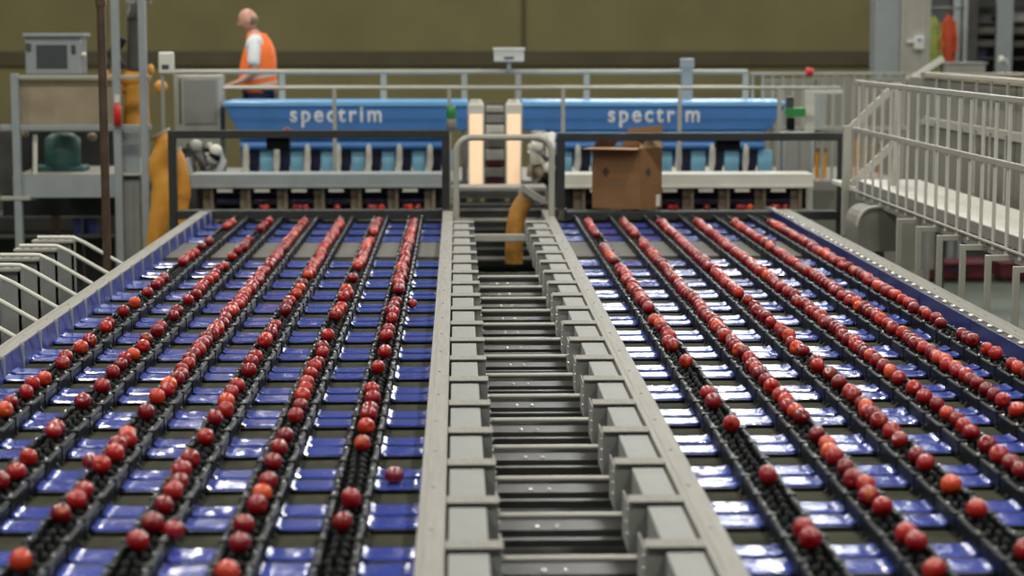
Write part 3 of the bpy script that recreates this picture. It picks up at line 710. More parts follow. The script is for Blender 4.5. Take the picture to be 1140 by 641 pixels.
t = thing('junction_box', ((a.x+b.x)/2, Y, b.z), 'white junction box on top of the back rail, above the white towers', 'box')
MB().box(a.x, b.x, Y-.06, Y+.08, b.z+.03, a.z).build('case', 'white_paint', t, .012); MB().box(a.x-.01, b.x+.01, Y-.07, Y+.09, a.z-.03, a.z).build('lid', 'white_paint', t, .006)
MB().box((a.x+b.x)/2-.02, (a.x+b.x)/2+.02, Y-.02, Y+.02, at(560, 80, Y).z, b.z+.03).build('stalk', 'blue_grey', t); MB().box((a.x+b.x)/2-.05, (a.x+b.x)/2+.05, Y-.07, Y-.06, b.z+.06, b.z+.08).build('slot', 'steel_dark', t)

# ---------------------------------------------------------------- the walking man
def skin_obj(name, verts, edges, radii, material, parent, sub=2, root=0):
    me = bpy.data.meshes.new(name); off = Vector(parent['_w']) if '_w' in parent else Vector(parent.location)
    me.from_pydata([tuple(Vector(v)-off) for v in verts], edges, []); ob = bpy.data.objects.new(name, me); C.objects.link(ob); ob.parent = parent; ob['_w'] = tuple(off)
    md = ob.modifiers.new('skin', 'SKIN'); md.use_smooth_shade = True
    for i, r_ in enumerate(radii): me.skin_vertices[0].data[i].radius = (r_, r_) if not isinstance(r_, tuple) else r_
    me.skin_vertices[0].data[root].use_root = True
    s_ = ob.modifiers.new('sub', 'SUBSURF'); s_.levels = s_.render_levels = sub
    me.materials.append(M[material]); return ob
Yp = 21.0; pf = at(289, 196, Yp); BX, BZ = pf.x, zBACKWALK
def W(dx, dy, z): return (BX+dx, Yp+dy, BZ+z)
man = thing('person', (BX, Yp, BZ), 'bald man in an orange high-visibility vest walking left behind the back rail', 'person')
# facing -x, his left side towards the camera
V = [W(.02, 0, .93), W(.03, 0, 1.08), W(.03, 0, 1.24), W(.015, 0, 1.38), W(-.03, 0, 1.49), W(-.07, 0, 1.56),       # pelvis .. neck base .. skull base
     W(.02, -.09, .88), W(-.06, -.10, .50), W(-.02, -.10, .09), W(-.15, -.10, .035),                      # left leg, foot
     W(.02, .09, .88), W(.10, .10, .50), W(.22, .10, .12), W(.13, .10, .035),                              # right leg
     W(-.01, -.17, 1.41), W(.0, -.235, 1.13), W(-.17, -.235, 1.01), W(-.26, -.23, .985),                   # left arm, hand
     W(.02, .17, 1.38), W(.04, .23, 1.12), W(-.12, .20, .98), W(-.19, .19, .965)]
E = [(0, 1), (1, 2), (2, 3), (3, 4), (4, 5), (0, 6), (6, 7), (7, 8), (8, 9), (0, 10), (10, 11), (11, 12), (12, 13), (3, 14), (14, 15), (15, 16), (16, 17), (3, 18), (18, 19), (19, 20), (20, 21)]
Rr = [.13, .125, .13, .12, .075, .075, .085, .06, .045, .035, .085, .06, .045, .035, .055, .045, .033, .026, .055, .045, .033, .026]
for base_i, sy in ((17, -1), (21, 1)):                                # five fingers and a thumb's offset per hand
    bx, by, bz = V[base_i]; bx -= BX; by -= Yp; bz -= BZ
    for j, (oy, ln) in enumerate(((-.030, .060), (-.010, .072), (.010, .068), (.028, .052))):
        i0 = len(V); V += [W(bx-.03, by+oy, bz-.002), W(bx-.03-ln*.6, by+oy*1.1, bz-.012), W(bx-.03-ln, by+oy*1.1, bz-.032)]; E += [(base_i, i0), (i0, i0+1), (i0+1, i0+2)]; Rr += [.010, .009, .007]
    i0 = len(V); V += [W(bx-.005, by-sy*.045, bz+.004), W(bx-.04, by-sy*.06, bz-.012)]; E += [(base_i, i0), (i0, i0+1)]; Rr += [.011, .008]
skin_obj('body', V, E, Rr, 'skin', man)
hd = MB(); HC = Vector(W(-.095, 0, 1.655)); rings, seg = 14, 18; vs = []
tilt = Matrix.Rotation(R(-16), 3, 'Y')
for i in range(rings+1):
    ph = math.pi*i/rings; z = math.cos(ph)*.118
    for j in range(seg):
        a_ = 2*math.pi*j/seg; x = math.sin(ph)*math.cos(a_)*(.100 if z > -.02 else .100+(z+.02)*.18); y = math.sin(ph)*math.sin(a_)*.078*(1 if z > 0 else 1+z*1.6)
        fa = max(0, -math.cos(a_))
        if fa > .8 and -.07 < z < .01: x -= .016*(fa-.8)/.2
        if fa > .93 and -.035 < z < .0: x -= .018
        if fa > .7 and z < -.085: x -= .010
        if fa > .6 and .005 < z < .03: x += .006
        vs.append(HC+tilt @ Vector((x, y, z)))
hd.add(vs, [(i*seg+j, (i+1)*seg+j, (i+1)*seg+(j+1) % seg, i*seg+(j+1) % seg) for i in range(rings) for j in range(seg)], True)
for sy in (-1, 1): hd.ell(HC+tilt @ Vector((.012, sy*.080, -.012)), (.020, .010, .032), 10, 8)
ho = hd.build('head', 'skin', man); 
f_ = MB()
for sy in (-1, 1): f_.ell(HC+tilt @ Vector((-.088, sy*.032, .008)), (.008, .013, .007), 8, 6)
f_.build('eye', 'shoe', man); MB().ell(HC+tilt @ Vector((-.094, 0, -.068)), (.007, .026, .005), 8, 6).build('mouth', 'crate_red', man)
hr = MB()
for sy in (-1, 1): hr.ell(HC+tilt @ Vector((.045, sy*.060, -.02)), (.045, .016, .045), 10, 8)
hr.ell(HC+tilt @ Vector((.086, 0, -.025)), (.016, .05, .045), 10, 8).build('cropped_hair', 'brown_post', man)
skin_obj('shirt', [W(.0, 0, 1.10), W(.0, 0, 1.24), W(.0, 0, 1.40), W(-.03, 0, 1.525), W(-.01, -.175, 1.40), W(-.02, -.225, 1.24), W(-.02, -.235, 1.17), W(.02, .175, 1.385), W(.03, .225, 1.14)],
         [(0, 1), (1, 2), (2, 3), (2, 4), (4, 5), (5, 6), (2, 7), (7, 8)], [.125, .132, .125, .092, .075, .072, .074, .068, .064], 'shirt', man)
# vest as a closed shell around the torso
vm = MB(); lv = [(.90, .0, .185, .20), (.96, .0, .195, .205), (1.06, .0, .195, .205), (1.18, .005, .185, .205), (1.28, .015, .170, .20), (1.36, .02, .150, .185), (1.43, .015, .125, .15), (1.49, -.005, .10, .11), (1.51, -.01, .095, .10)]
seg = 24; vs = []
for z, cx_, rx, ry in lv:
    for j in range(seg): a_ = 2*math.pi*j/seg; vs.append(W(cx_+rx*math.cos(a_), ry*math.sin(a_), z))
vm.add(vs, [(i*seg+j, i*seg+(j+1) % seg, (i+1)*seg+(j+1) % seg, (i+1)*seg+j) for i in range(len(lv)-1) for j in range(seg)], True)
vo = vm.build('vest', 'vest', man); so = vo.modifiers.new('solid', 'SOLIDIFY'); so.thickness = .008; so.offset = 1
def band(z0, z1, k_, nm):
    q = []
    for z in (z0, z1):
        for j in range(seg): a_ = 2*math.pi*j/seg; q.append(W(.0+.207*math.cos(a_), .216*math.sin(a_), z+.04*math.cos(a_)*k_))
    return MB().add(q, [(j, (j+1) % seg, seg+(j+1) % seg, seg+j) for j in range(seg)], True).build(nm, 'vest_tape', vo)
band(.955, .985, 1, 'reflective_tape'); band(1.04, 1.07, 1, 'reflective_tape')
skin_obj('trousers', [W(.02, 0, .93), W(.02, -.085, .86), W(-.06, -.10, .50), W(-.02, -.10, .12), W(.02, .085, .86), W(.10, .10, .50), W(.21, .10, .15)],
         [(0, 1), (1, 2), (2, 3), (0, 4), (4, 5), (5, 6)], [.165, .115, .085, .07, .115, .085, .07], 'trousers', man)
for x_, y_ in ((-.09, -.10), (.17, .10)): MB().ell(W(x_, y_, .045), (.145, .055, .045), 12, 8).build('shoe', 'shoe', man)

# ---------------------------------------------------------------- left side: brackets, pipe, platform, robot
cnt = 0
yl = at(73, 338, 12.0).y
for i in range(-7, 5):
    Y = 11.62+i*P
    s_ = Y*.9995
    t = thing('side_bracket', (-2.83, Y, 0), 'sheet-metal bracket with slanting tube left of the deck, %s from the near end' % ordinal(cnt), 'bracket', 'slanting tube brackets left of the left deck'); cnt += 1
    MB().tube([(-2.33, Y, CZ-1.60), (-2.62, Y, CZ-1.43), (-2.70, Y, CZ-1.392), (-2.76, Y, CZ-1.39), (-2.95, Y, CZ-1.39)], .0135, 10).build('slanting_tube', 'white_paint', t)
    MB().box(-2.98, -2.71, Y+.03, Y+.045, 0, CZ-1.43).box(-2.725, -2.71, Y+.03, Y+.13, 0, CZ-1.43).box(-2.86, -2.85, Y+.01, Y+.03, 0, CZ-1.44).build('leg_panel', 'grey_paint', t)
    MB().box(-2.99, -2.70, Y-.02, Y+.09, CZ-1.43, CZ-1.41).build('top_plate', 'pale_paint', t, .004)
    for xx in (-2.94, -2.88, -2.82, -2.76): MB().lathe([(.012, 0), (.012, .014), (0, .018)], (xx, Y+.04, CZ-1.41), 8).build('bolt', 'steel', t)
a = at(120, 310, 13.9)
t = thing('brown_pipe', (a.x, 13.9, 0), 'tall brown vertical pipe rising in front of the left platform', 'pipe')
MB().tube([(a.x, 13.9, 0), (a.x, 13.9, 9)], .030, 14).build('pipe_body', 'brown_pipe', t); MB().tube([(a.x, 13.9, 3.62), (a.x, 13.9, 3.68)], .038, 14).tube([(a.x, 13.9, 1.5), (a.x, 13.9, 1.56)], .038, 14).build('coupling', 'brown_pipe', t)
def rect(name, px0, py0, px1, py1, Y, dep, material, parent, bev=.006):
    a = at(px0, py0, Y); b = at(px1, py1, Y); return MB().box(a.x, b.x, Y, Y+dep, b.z, a.z).build(name, material, parent, bev)
Y = 18.5; a = at(14, 85, Y); b = at(168, 220, Y)
t = thing('machine_platform', ((a.x+b.x)/2, Y, 0), 'grey machine platform with beige panel and dark bay at the far left', 'platform')
for px in (17, 130, 160): 
    x = at(px, 100, Y).x; MB().box(x-.035, x+.035, Y-.04, Y+.03, 0, 5.5 if px > 100 else at(px, 82, Y).z).build('column', 'blue_grey', t, .006)
rect('top_rail', 14, 84, 168, 88, Y-.02, .05, 'pale_paint', t); rect('beige_panel', 20, 89, 131, 139, Y+.05, .05, 'beige', t)
rect('middle_beam', 0, 139, 168, 145, Y-.02, .06, 'blue_grey', t); rect('lower_beam', 14, 195, 130, 220, Y, .12, 'blue_grey', t)
rect('lower_edge', 0, 219, 34, 223, Y-.05, .1, 'pale_paint', t); rect('back_panel', 0, 146, 131, 240, Y+1.2, .05, 'black_frame', t)
rect('side_panel', 133, 146, 157, 250, Y+.2, .05, 'blue_grey', t); rect('stair_panel', 128, 200, 158, 320, Y+.05, .05, 'grey_paint', t); rect('deck_plate', 17, 194, 160, 196, Y, 2.6, 'steel', t)
rect('left_panel', -30, 146, 16, 216, Y+.5, .05, 'steel_dark', t)
t = thing('green_motor', (at(70, 190, 19).x, 19.0, at(70, 194, 19).z), 'dark green motor in the dark bay under the beige panel', 'motor')
c1 = at(70, 168, 19.0)
MB().lathe([(0, -.2), (.12, -.2), (.17, -.17), (.17, .12), (.10, .17), (0, .17)], c1, 16, 'z').build('casing', 'teal', t)
MB().box(c1.x-.28, c1.x+.22, 18.85, 19.2, at(70, 194, 19).z, c1.z-.14).build('base', 'teal', t, .02)
MB().ell((c1.x-.33, 18.9, c1.z+.17), (.04, .04, .04)).build('fitting', 'beige', t); MB().ell((c1.x+.30, 18.9, c1.z+.14), (.05, .04, .04)).build('fitting', 'beige', t)
c2 = at(39, 160, 18.7)
tag(MB().tube([at(39, 150, 18.6), at(39, 222, 18.6)], .022, 8).build('pipe', 'white_paint'), 'pale upright pipe left of the dark green motor', 'pipe')
Y = 18.7; t = thing('control_panel', (at(60, 84, Y).x, Y, at(60, 84, Y).z), 'grey control panel with dark screen on the left platform top', 'control panel')
rect('case', 27, 38, 91, 84, Y, .3, 'blue_grey', t, .02); rect('screen', 40, 50, 75, 76, Y-.01, .012, 'screen', t, .002); rect('hood', 25, 37, 93, 41, Y-.04, .36, 'blue_grey', t)
rect('handle', 28, 48, 34, 56, Y-.03, .03, 'steel_dark', t); rect('keypad', 79, 50, 84, 60, Y-.015, .016, 'steel_dark', t)
MB().ell(at(93, 61, Y+.05), (.03, .04, .03)).build('knob', 'white_paint', t)
Y = 18.3; t = thing('white_sensor_box', (at(184, 84, Y).x, Y, at(184, 84, Y).z), 'small white instrument box beside the robot arm', 'box')
rect('case', 176, 58, 193, 82, Y, .1, 'white_paint', t, .015); rect('display', 180, 72, 188, 77, Y-.006, .008, 'screen', t, 0); rect('bracket', 182, 82, 187, 452, Y+.02, .03, 'grey_paint', t, 0)
Y = 18.42; t = thing('fire_extinguisher', (at(131, 140, Y).x, Y, at(131, 140, Y).z), 'slim red extinguisher hanging beside the platform column', 'fire extinguisher')
a = at(131, 140, Y); h = at(131, 114, Y).z-a.z
MB().lathe([(0, 0), (.036, 0), (.036, h*.8), (.018, h*.92), (.012, h)], a, 12).build('cylinder', 'red', t); MB().box(a.x-.02, a.x+.025, Y-.015, Y+.015, a.z+h, a.z+h+.07).build('valve', 'white_paint', t)
# robot arm
Y = 18.9
t = thing('robot_arm', (at(152, 140, Y).x, Y, at(152, 140, Y).z), 'orange-yellow robot arm with grey motor on the left platform', 'robot arm')
MB().tube([at(152, 139, Y), at(152, 120, Y), at(152, 92, Y)], [.13, .12, .11], 14).build('base', 'yellow', t)
MB().ell(at(150, 88, Y), (.15, .13, .09), 14, 10).tube([at(140, 100, Y), at(113, 80, Y)], [.06, .045], 10).build('shoulder', 'yellow', t)
MB().tube([at(152, 78, Y), at(152, 22, Y)], .085, 14).lathe([(.05, 0), (.09, .01), (.09, .05)], at(152, 24, Y), 14).build('motor', 'steel_dark', t)
MB().tube([at(135, 78, Y), at(126, 60, Y), at(136, 42, Y)], .055, 10).build('cable_sheath', 'black_frame', t)
MB().ell(at(179, 97, Y-.3), (.065, .06, .065), 12, 9).ell(at(168, 78, Y-.2), (.035, .035, .06)).build('joint_cap', 'yellow', t)
MB().tube([at(148, 22, Y), at(152, 8, Y), at(163, -6, Y)], .05, 10).build('upper_hose', 'steel_dark', t)
rect('mast', 140, -20, 144, 22, Y+.02, .05, 'grey_paint', t, 0); rect('mast_rail', 140, 0, 168, 4, Y-.03, .05, 'grey_paint', t, 0)
hose([(178, 148, 0), (184, 162, 0), (176, 185, 0), (180, 215, 0), (172, 300, 0), (172, 468, 0)], 17.6, .085, 'orange-yellow hose hanging left of the left black frame', 'yellow')
hose([(192, 168, .1), (199, 185, .1), (203, 215, .1), (200, 250, .1), (200, 465, .1)], 17.7, .075, 'orange-yellow hose hanging inside the left end of the black frame', 'yellow')
Y = 19.8; t = thing('electrical_cabinet', (at(220, 160, Y).x, Y, at(220, 165, Y).z), 'pale electrical cabinet with grey door left of the left blue cabinet', 'cabinet')
rect('case', 196, 84, 246, 165, Y, .4, 'pale_paint', t, .01); rect('door', 205, 88, 241, 138, Y-.02, .02, 'grey_paint', t); rect('plinth', 198, 165, 244, 420, Y+.05, .3, 'steel_dark', t); rect('hinge_strip', 199, 88, 202, 138, Y-.012, .012, 'steel_dark', t, 0)
# under-platform store
t = thing('storage_rack', (at(60, 300, 22).x, 22, 0), 'dark storage rack with pale bins under the left platform', 'rack')
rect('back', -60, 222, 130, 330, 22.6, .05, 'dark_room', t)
for px in (-20, 20, 90, 128): rect('upright', px, 215, px+5, 330, 21.9, .08, 'steel_dark', t)
for py in (240, 262): rect('shelf', -60, py, 130, py+3, 21.9, .6, 'steel_dark', t)
for i, (p0, p1, p2, p3, mt, lab) in enumerate([(8, 231, 20, 239, 'white_paint', 'small white bin'), (34, 233, 54, 239.5, 'pale_paint', 'pale bin'), (82, 243, 108, 262, 'blue_guard', 'blue crate')]):
    a = at(p0, p1, 22.0); b = at(p2, p3, 22.0); t = thing('storage_bin', ((a.x+b.x)/2, 22.1, b.z), lab+' on the dark rack under the left platform', 'bin')
    MB().box(a.x, b.x, 22.0, 22.3, b.z, a.z).build('tub', mt, t, .01); MB().box(a.x-.01, b.x+.01, 21.98, 22.32, a.z-.02, a.z).build('rim', mt, t)
a = at(62, 290, 20.5)
tag(MB().box(a.x-.04, a.x+.04, 20.5, 20.58, 0, at(62, 236, 20.5).z).box(a.x-.08, a.x+.08, 20.46, 20.62, 0, .02).build('rusty_post', 'brown_pipe'), 'rusty brown post standing under the left platform', 'post')

# ---------------------------------------------------------------- right side: posts, walkway, guard with pickets
cnt = 0
for i in range(-8, 5):
    Y = 11.10+i*P
    if Y < 7.6: continue
    t = thing('support_arm', (3.04, Y, .0), 'grey angled support arm right of the deck, %s from the near end' % ordinal(cnt), 'support arm', 'grey support arms right of the right deck'); cnt += 1
    zt = CZ-1.226
    MB().box(3.0, 3.034, Y-.017, Y+.017, 0, zt).build('upright', 'pale_paint', t, .003)
    MB().box(3.034, 3.16, Y-.017, Y+.017, zt-.034, zt).build('arm', 'pale_paint', t, .003)
    MB().tube([(3.152, Y, zt-.005), (3.158, Y-.015, zt+.02), (3.15, Y-.02, zt+.04)], .007, 8).build('clamp', 'steel', t)
YA, YB = 8.0, 15.6
t = thing('side_walkway', (3.5, 12, zWALK-.06), 'pale raised walkway deck beyond the support arms on the right', 'walkway')
MB().box(3.16, 3.9, YA, YB+1, zWALK-.03, zWALK).build('deck_plate', 'white_paint', t)
MB().box(3.16, 3.18, YA, YB, zWALK-.08, zWALK+.07).build('kick_plate', 'grey_paint', t)
MB().tube([(3.14, YA, zWALK-.01), (3.14, YB, zWALK-.01)], .011, 8).build('edge_rail', 'pale_paint', t)
for y in (8.5, 15.5): MB().box(3.8, 3.86, y, y+.06, 0, zWALK-.03).build('support_leg', 'grey_paint', t)
g = thing('picket_guard', (3.15, 12, zWALK), 'pale picket guard along the near edge of the right walkway', 'guard rail')
ztop = CZ-.343; zmid = CZ-.718
MB().box(3.13, 3.17, YA, YB, ztop-.02, ztop+.012).build('top_rail', 'pale_paint', g, .004)
MB().box(3.125, 3.15, YA, YB, zmid-.018, zmid+.018).build('middle_rail', 'pale_paint', g, .004)
y = YA+.1
while y < YB:
    MB().box(3.15, 3.160, y-.026, y+.026, zWALK-.05, ztop).build('picket', 'white_paint', g); y += P/2
g2 = thing('picket_guard', (3.95, 12, zWALK), 'second picket guard along the far edge of the right walkway', 'guard rail')
z2 = CZ-.30
MB().box(3.93, 3.97, YA, YB+1, z2-.02, z2+.012).build('top_rail', 'pale_paint', g2, .004)
MB().box(3.93, 3.95, YA, YB+1, CZ-.70, CZ-.66).build('middle_rail', 'pale_paint', g2, .004)
y = YA+.2
while y < YB+1:
    MB().box(3.95, 3.96, y-.02, y+.02, zWALK-.02, z2).build('picket', 'pale_paint', g2); y += P*.75
# pale machine partition beyond the walkway
t = thing('panel_partition', (4.3, 12, zWALK-.2), 'pale grey panel partition behind the right walkway', 'partition')
y = 9.0
while y < 18: MB().box(4.25, 4.30, y, y+1.17, zWALK-.2, CZ-.36).build('panel', 'partition', t, .006); y += 1.2
MB().box(4.22, 4.34, 9, 18, CZ-.36, CZ-.31).build('cap_rail', 'beige', t); MB().box(4.22, 4.25, 9, 18, CZ-.78, CZ-.74).build('dado_rail', 'pale_paint', t)
for yy in (9.2, 13.5, 17.8): MB().box(4.26, 4.30, yy, yy+.06, 0, zWALK-.2).build('support_leg', 'grey_paint', t)
# stair hand rail
Y = 15.9
p1, p2, p3, p4 = at(944, 146, Y), at(996, 96, Y), at(946, 208, Y), at(1002, 153, Y)
t = thing('stair_rail', (p1.x, Y, at(944, 260, Y).z), 'pale stair handrail with two slanting bars beside the right black frame', 'handrail')
MB().bar(p1, p2, .03, .055).build('slanting_bar', 'pale_paint', t); MB().bar(p3, p4, .03, .055).build('slanting_bar', 'pale_paint', t)
for px, y0, y1 in ((944, 140, 262), (999, 92, 225)): x = at(px, 100, Y).x; MB().box(x-.03, x+.03, Y-.03, Y+.03, at(px, y1, Y).z, at(px, y0, Y).z).build('post', 'pale_paint', t, .004)
# chute by the stair
Y = 14.6; a = at(955, 268, Y); b = at(998, 232, Y)
t = thing('curved_chute', ((a.x+b.x)/2, Y, a.z-.1), 'curved beige chute cover at the far end of the support arms', 'chute')
pts = [(a.x, a.z-.08), (b.x, a.z-.08), (b.x, b.z)]+[(a.x+.12-.12*math.sin(g_)+.0, b.z-.14+.14*math.cos(g_)) for g_ in [R(v) for v in (0, 20, 40, 60, 80, 90)]]
MB().prism(pts, Y, Y+.5).build('cover', 'partition', t); q = [(x-.01, Y-.03, z+.012) for x, z in pts[2:]]; MB().tube(q, .014, 8).build('edge_tube', 'pale_paint', t)
MB().box(b.x-.1, b.x-.04, Y+.2, Y+.26, 0, a.z-.08).build('support_leg', 'grey_paint', t)
# back picket fence
Y = 20.45
g = thing('picket_fence', (at(930, 150, Y).x, Y, at(930, 205, Y).z), 'dense pale picket fence behind the right end of the blue cabinet', 'fence')
za = at(900, 80, Y).z; zc = at(900, 205, Y).z; xa = at(835, 80, Y).x; xb = at(1012, 80, Y).x
MB().box(xa, xb, Y-.02, Y+.02, za-.03, za).build('top_rail', 'pale_paint', g); MB().box(xa, xb, Y-.025, Y, (za+zc)/2-.02, (za+zc)/2+.02).build('middle_rail', 'pale_paint', g)
x = xa+.03
while x < xb: MB().box(x-.014, x+.014, Y, Y+.02, zBACKWALK, za-.02).build('picket', 'pale_paint', g); x += .105
Y = 23.0
t = thing('pale_machine_wall', (at(920, 150, Y).x, Y, at(920, 215, Y).z), 'pale machine enclosure behind the picket fence on the right', 'machine')
rect('panel', 850, 88, 905, 300, Y, .05, 'partition', t); rect('panel', 906, 86, 960, 300, Y, .05, 'partition', t); rect('panel', 961, 88, 1040, 300, Y, .05, 'partition', t)
rect('grey_door', 899, 105, 920, 145, Y-.03, .03, 'blue_grey', t)
for i, (px, y0, y1) in enumerate(((963, 95, 145), (955, 150, 200), (963, 150, 200), (972, 150, 200), (981, 160, 200), (910, 165, 200), (918, 165, 200))):
    a = at(px, y0, 20.75); h = a.z-zBACKWALK; a.z = zBACKWALK
    t = thing('orange_tube', (a.x, 20.75, a.z), 'upright orange tube behind the %s fence, %s' % ('upper' if i == 0 else 'lower', ['topmost', 'far left of four', 'second of four', 'third of four', 'far right of four', 'left of the pair by the grey cabinet', 'right of the pair by the grey cabinet'][i]), 'tube', 'orange tubes behind the picket fence')
    MB().tube([(a.x, 20.75, a.z), (a.x, 20.75, a.z+h)], .025, 10).build('tube_body', 'yellow', t); MB().tube([(a.x, 20.75, a.z+h-.03), (a.x, 20.75, a.z+h)], .032, 10).build('ring', 'brown_post', t)
Y = 18.8; t = thing('grey_cabinet', (at(888, 200, Y).x, Y, at(888, 205, Y).z), 'blue-grey cabinet right of the right infeed shelf', 'cabinet')
rect('case', 872, 148, 904, 204, Y, .3, 'blue_grey', t, .01); rect('door', 875, 152, 889, 200, Y-.012, .012, 'grey_box', t); rect('door', 890.5, 152, 901, 200, Y-.012, .012, 'grey_box', t)
Y = 19.0; t = thing('green_beacon', (at(887, 130, Y).x, Y, at(887, 145, Y).z), 'dark sensor stack with a green band at the right end of the right blue cabinet', 'signal light')
rect('green_band', 876, 120, 897, 130, Y, .12, 'green_lamp', t, .01); rect('body', 877, 131, 885, 145, Y, .1, 'black_plastic', t, .01); rect('head', 876, 108, 884, 120, Y, .1, 'steel_dark', t, .01)
Y = 19.2; t = thing('door_frame', (at(918, 150, Y).x, Y, at(918, 145, Y).z), 'pale open frame in front of the picket fence', 'frame')
rect('side_post', 897, 102, 901, 432, Y, .04, 'white_paint', t, 0); rect('head_bar', 897, 100, 938, 104, Y-.01, .05, 'white_paint', t, 0)
MB().ell(at(901, 80, 20.45), (.05, .04, .045)).build('emergency_button', 'red').name = 'emergency_button'
eb = bpy.data.objects['emergency_button']; tag(eb, 'small red emergency button on top of the back fence rail', 'button')

# ---------------------------------------------------------------- far right: columns, doorway, shelves, jackets
Y = 26.0
a = at(973, 100, Y); b = at(1000, 100, Y)
t = thing('steel_column', ((a.x+b.x)/2, Y, 0), 'pale blue-grey steel column beside the doorway at the back right', 'column')
MB().box(a.x, b.x, Y, Y+.03, 0, 9).box((a.x+b.x)/2-.02, (a.x+b.x)/2+.02, Y+.03, Y+.27, 0, 9).box(a.x, b.x, Y+.27, Y+.3, 0, 9).build('shaft', 'blue_grey', t); MB().box(a.x-.06, b.x+.06, Y-.06, Y+.36, 0, .03).build('base_plate', 'blue_grey', t)
a = at(1001, 100, Y); b = at(1034, 100, Y)
struct('wall_pier', MB().box(a.x, b.x, Y, Y+.4, 0, 9).box(a.x+.0, a.x+.05, Y-.02, Y, 0, 9).box(b.x-.12, b.x-.07, Y-.02, Y, 0, 9), 'pale_paint')
Y = 25.9; t = thing('wall_switch', (at(1024, 55, Y).x, Y, at(1024, 55, Y).z), 'white switch unit with a blue mark on the pale pier', 'switch')
rect('case', 1019, 40, 1029, 55, Y, .1, 'white_paint', t, .01); rect('blue_mark', 1022, 43, 1026, 46, Y-.006, .008, 'cabinet_blue', t, 0); rect('side_arm', 1010, 44, 1019, 48, Y+.03, .04, 'white_paint', t)
Y = 24.5
t = thing('low_wall_counter', (at(1085, 80, Y).x, Y, 0), 'beige-topped low counter wall below the dark doorway', 'counter')
rect('top', 1022, 82, 1200, 86, Y-.1, .5, 'beige', t); rect('front', 1024, 86, 1200, 230, Y, .1, 'pale_paint', t)
for px in (1036, 1080, 1124): rect('panel_joint', px, 88, px+1.5, 228, Y-.01, .012, 'grey_paint', t, 0)
a = at(1013, 90, 24.0); b = at(1050, 65, 24.0)
t = thing('barrier_arm', (a.x, 24, a.z), 'short pale barrier arm slanting up in front of the counter', 'barrier arm')
MB().bar(a, b, .05, .07).build('arm', 'white_paint', t); MB().bar(a+Vector((0, .05, -.06)), b+Vector((0, .05, -.06)), .04, .03).build('underside_strip', 'black_frame', t); MB().ell(a, (.07, .05, .07)).build('pivot', 'grey_paint', t); MB().box(a.x-.03, a.x+.03, 23.97, 24.03, 0, a.z).build('stand', 'grey_paint', t)
def jacket(px0, px1, py0, py1, Y, mt, lab, tape=None):
    a = at(px0, py0, Y); b = at(px1, py1, Y); w_ = b.x-a.x; h_ = a.z-b.z; cx_ = (a.x+b.x)/2; t = thing('hanging_jacket', (cx_, Y, b.z), lab, 'jacket', 'work jackets hanging in the doorway')
    mm = MB(); lv = [(.0, .48), (.3, .5), (.6, .46), (.85, .36), (.95, .2), (1, .10)]; vs = []
    for z, r_ in lv:
        for j in range(16): g_ = 2*math.pi*j/16; rr2 = r_*w_*(1+.10*math.cos(5*g_)); vs.append((cx_+rr2*math.cos(g_), Y+.4*rr2*math.sin(g_), b.z+h_*z))
    mm.add(vs, [(i*16+j, i*16+(j+1) % 16, (i+1)*16+(j+1) % 16, (i+1)*16+j) for i in range(5) for j in range(16)], True).build('body', mt, t)
    MB().tube([(cx_-w_*.36, Y, b.z+h_*.86), (cx_-w_*.5, Y-.03, b.z+h_*.5), (cx_-w_*.46, Y-.04, b.z+h_*.25)], w_*.12, 8).tube([(cx_+w_*.36, Y, b.z+h_*.86), (cx_+w_*.5, Y-.03, b.z+h_*.5), (cx_+w_*.46, Y-.04, b.z+h_*.25)], w_*.12, 8).build('sleeve', mt, t)
    MB().tube([(cx_, Y, b.z+h_-.02), (cx_, Y, at(1040, 9, Y).z)], .008, 6).build('hanger_hook', 'steel_dark', t)
jacket(1030, 1047, 18, 80, 27.6, 'jacket_yellow', 'yellow-green work jacket hanging beside the orange one')
jacket(1048, 1063, 16, 72, 27.6, 'jacket_orange', 'orange work jacket hanging in the doorway')
jacket(1025, 1033, 12, 60, 27.6, 'jacket_dark', 'dark jacket hanging behind the yellow-green one')
tag(MB().tube([at(1012, 9, 27.6), at(1075, 9, 27.6)], .015, 8).build('coat_rail', 'steel_dark'), 'dark coat rail the work jackets hang on', 'rail')
Y = 27.8; tag(MB().box(at(1064, 0, Y).x, at(1070, 0, Y).x, Y, Y+.1, 0, 5.2).box(at(1073, 0, Y).x, at(1077, 0, Y).x, Y-.04, Y+.05, 0, 5.2).build('door_jamb', 'blue_grey'), 'pale blue-grey door jamb right of the orange jacket', 'door jamb')
Y = 30.5
t = thing('shelving_unit', (at(1110, 70, Y).x, Y, 0), 'dark shelving unit with stacked trays inside the doorway', 'shelving')
for px in (1078, 1112, 1160): rect('upright', px, -40, px+(9 if px == 1112 else 4), 240, Y, .08, 'blue_grey' if px == 1112 else 'steel_dark', t, 0)
for i, py in enumerate((4, 24, 36, 50, 64)): rect('shelf', 1078, py, 1170, py+2, Y+.05, .6, 'steel_dark', t, 0)
rect('back', 1060, -40, 1200, 240, Y+.9, .05, 'dark_room', t, 0)
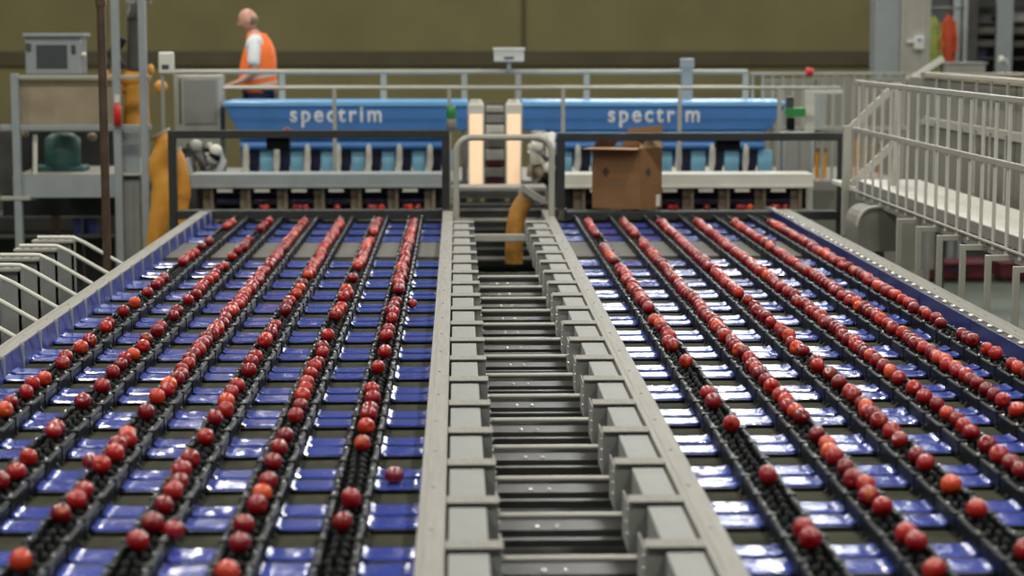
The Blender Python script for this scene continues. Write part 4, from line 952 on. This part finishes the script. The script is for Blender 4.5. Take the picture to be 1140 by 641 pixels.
for i, (x0_, x1_, y0, y1, mt) in enumerate([(1082, 1108, 30, 36, 'shelf'), (1122, 1150, 30, 36, 'shelf'), (1082, 1108, 45, 50, 'shelf'), (1086, 1104, 16, 24, 'dark_room'), (1124, 1150, 14, 24, 'grey_paint'), (1122, 1150, 46, 50, 'shelf'), (1080, 1098, 56, 64, 'navy')]):
    a = at(x0_, y0, Y+.1); b = at(x1_, y1, Y+.1); t = thing('storage_tray', ((a.x+b.x)/2, Y+.3, b.z), ['drab tray on the second shelf, left bay', 'drab tray on the second shelf, right bay', 'drab tray on the third shelf, left bay', 'dark box on the top shelf, left bay', 'grey box on the top shelf, right bay', 'drab tray on the third shelf, right bay', 'dark blue tray on the lowest shelf'][i]+' of the doorway shelving', 'tray')
    MB().box(a.x, b.x, Y+.1, Y+.55, b.z, a.z-.02).build('tub', mt, t, .01); MB().box(a.x-.015, b.x+.015, Y+.08, Y+.57, a.z-.02, a.z).build('rim', mt, t)
a = at(1118, 80, 25.4); t = thing('floor_pipe', (a.x, 25.4, a.z), 'pale blue bent pipe rising behind the counter', 'pipe')
MB().tube([at(1121, 82, 25.4), at(1121, 72, 25.4), at(1118, 67, 25.4), at(1114, 66, 25.4)], .035, 10).build('pipe_body', 'blue_grey', t)
MB().tube([at(1116, 66, 25.4), at(1112.5, 66, 25.4)], .045, 10).build('flange', 'white_paint', t)
a = at(1052, 82, 24.9); b = at(1094, 71, 24.9)
t = thing('desk_box', ((a.x+b.x)/2, 24.95, a.z), 'low grey box lying on the counter below the jackets', 'box')
MB().box(a.x, b.x, 24.75, 25.0, a.z, b.z).build('case', 'grey_paint', t, .01); MB().box(a.x-.02, b.x+.02, 24.73, 25.02, b.z, b.z+.02).build('lid', 'grey_paint', t)
# under the right walkway: crates and a dark rack added in place of low light
Y = 29.8
t = thing('gloom_rack', (8.5, Y+.3, 0), 'dark rack added for the gloom beneath the right walkway', 'rack')
MB().box(5.4, 13, Y+.6, Y+.64, 0, 2.3).build('back', 'dark_room', t)
for x in (5.4, 6.9, 8.4, 9.9, 11.4, 12.9): MB().box(x, x+.08, Y, Y+.08, 0, 2.3).build('upright', 'steel_dark', t)
for z in (1.1, 2.2): MB().box(5.4, 13, Y, Y+.6, z, z+.06).build('shelf', 'steel_dark', t)
nm = ['far left', 'second from left', 'middle left', 'middle right', 'second from right', 'far right']
for i in range(6):
    x = 5.6+i*1.0
    t = thing('red_crate', (x+.4, 27.6, .0), 'red plastic crate on the floor before the dark rack, %s' % nm[i], 'crate', 'red crates before the dark rack')
    MB().box(x, x+.85, 27.3, 27.9, .05, .24).build('tub', 'crate_red', t, .02); MB().box(x+.05, x+.8, 27.35, 27.85, 0, .05).build('foot', 'navy', t); MB().box(x-.02, x+.87, 27.28, 27.92, .24, .28).build('rim', 'crate_red', t, .01); MB().box(x+.3, x+.55, 27.27, 27.29, .14, .20).build('grip', 'navy', t)
for i in range(4):
    x = 5.7+i*1.45
    t = thing('stored_carton', (x+.4, 30.1, 1.16), 'dull carton on the dark rack shelf, %s' % ['far left', 'left of middle', 'right of middle', 'far right'][i], 'box', 'cartons on the dark rack')
    MB().box(x, x+.7+.1*(i % 2), 29.9, 30.3, 1.16, 1.55+.1*(i % 3)).build('case', ['crate_red', 'brown_post', 'crate_red', 'shelf'][i], t, .01); MB().box(x, x+.7, 29.895, 29.9, 1.3, 1.34).build('tape', 'beige', t)

for o in bpy.data.objects:
    if '_w' in o: del o['_w']
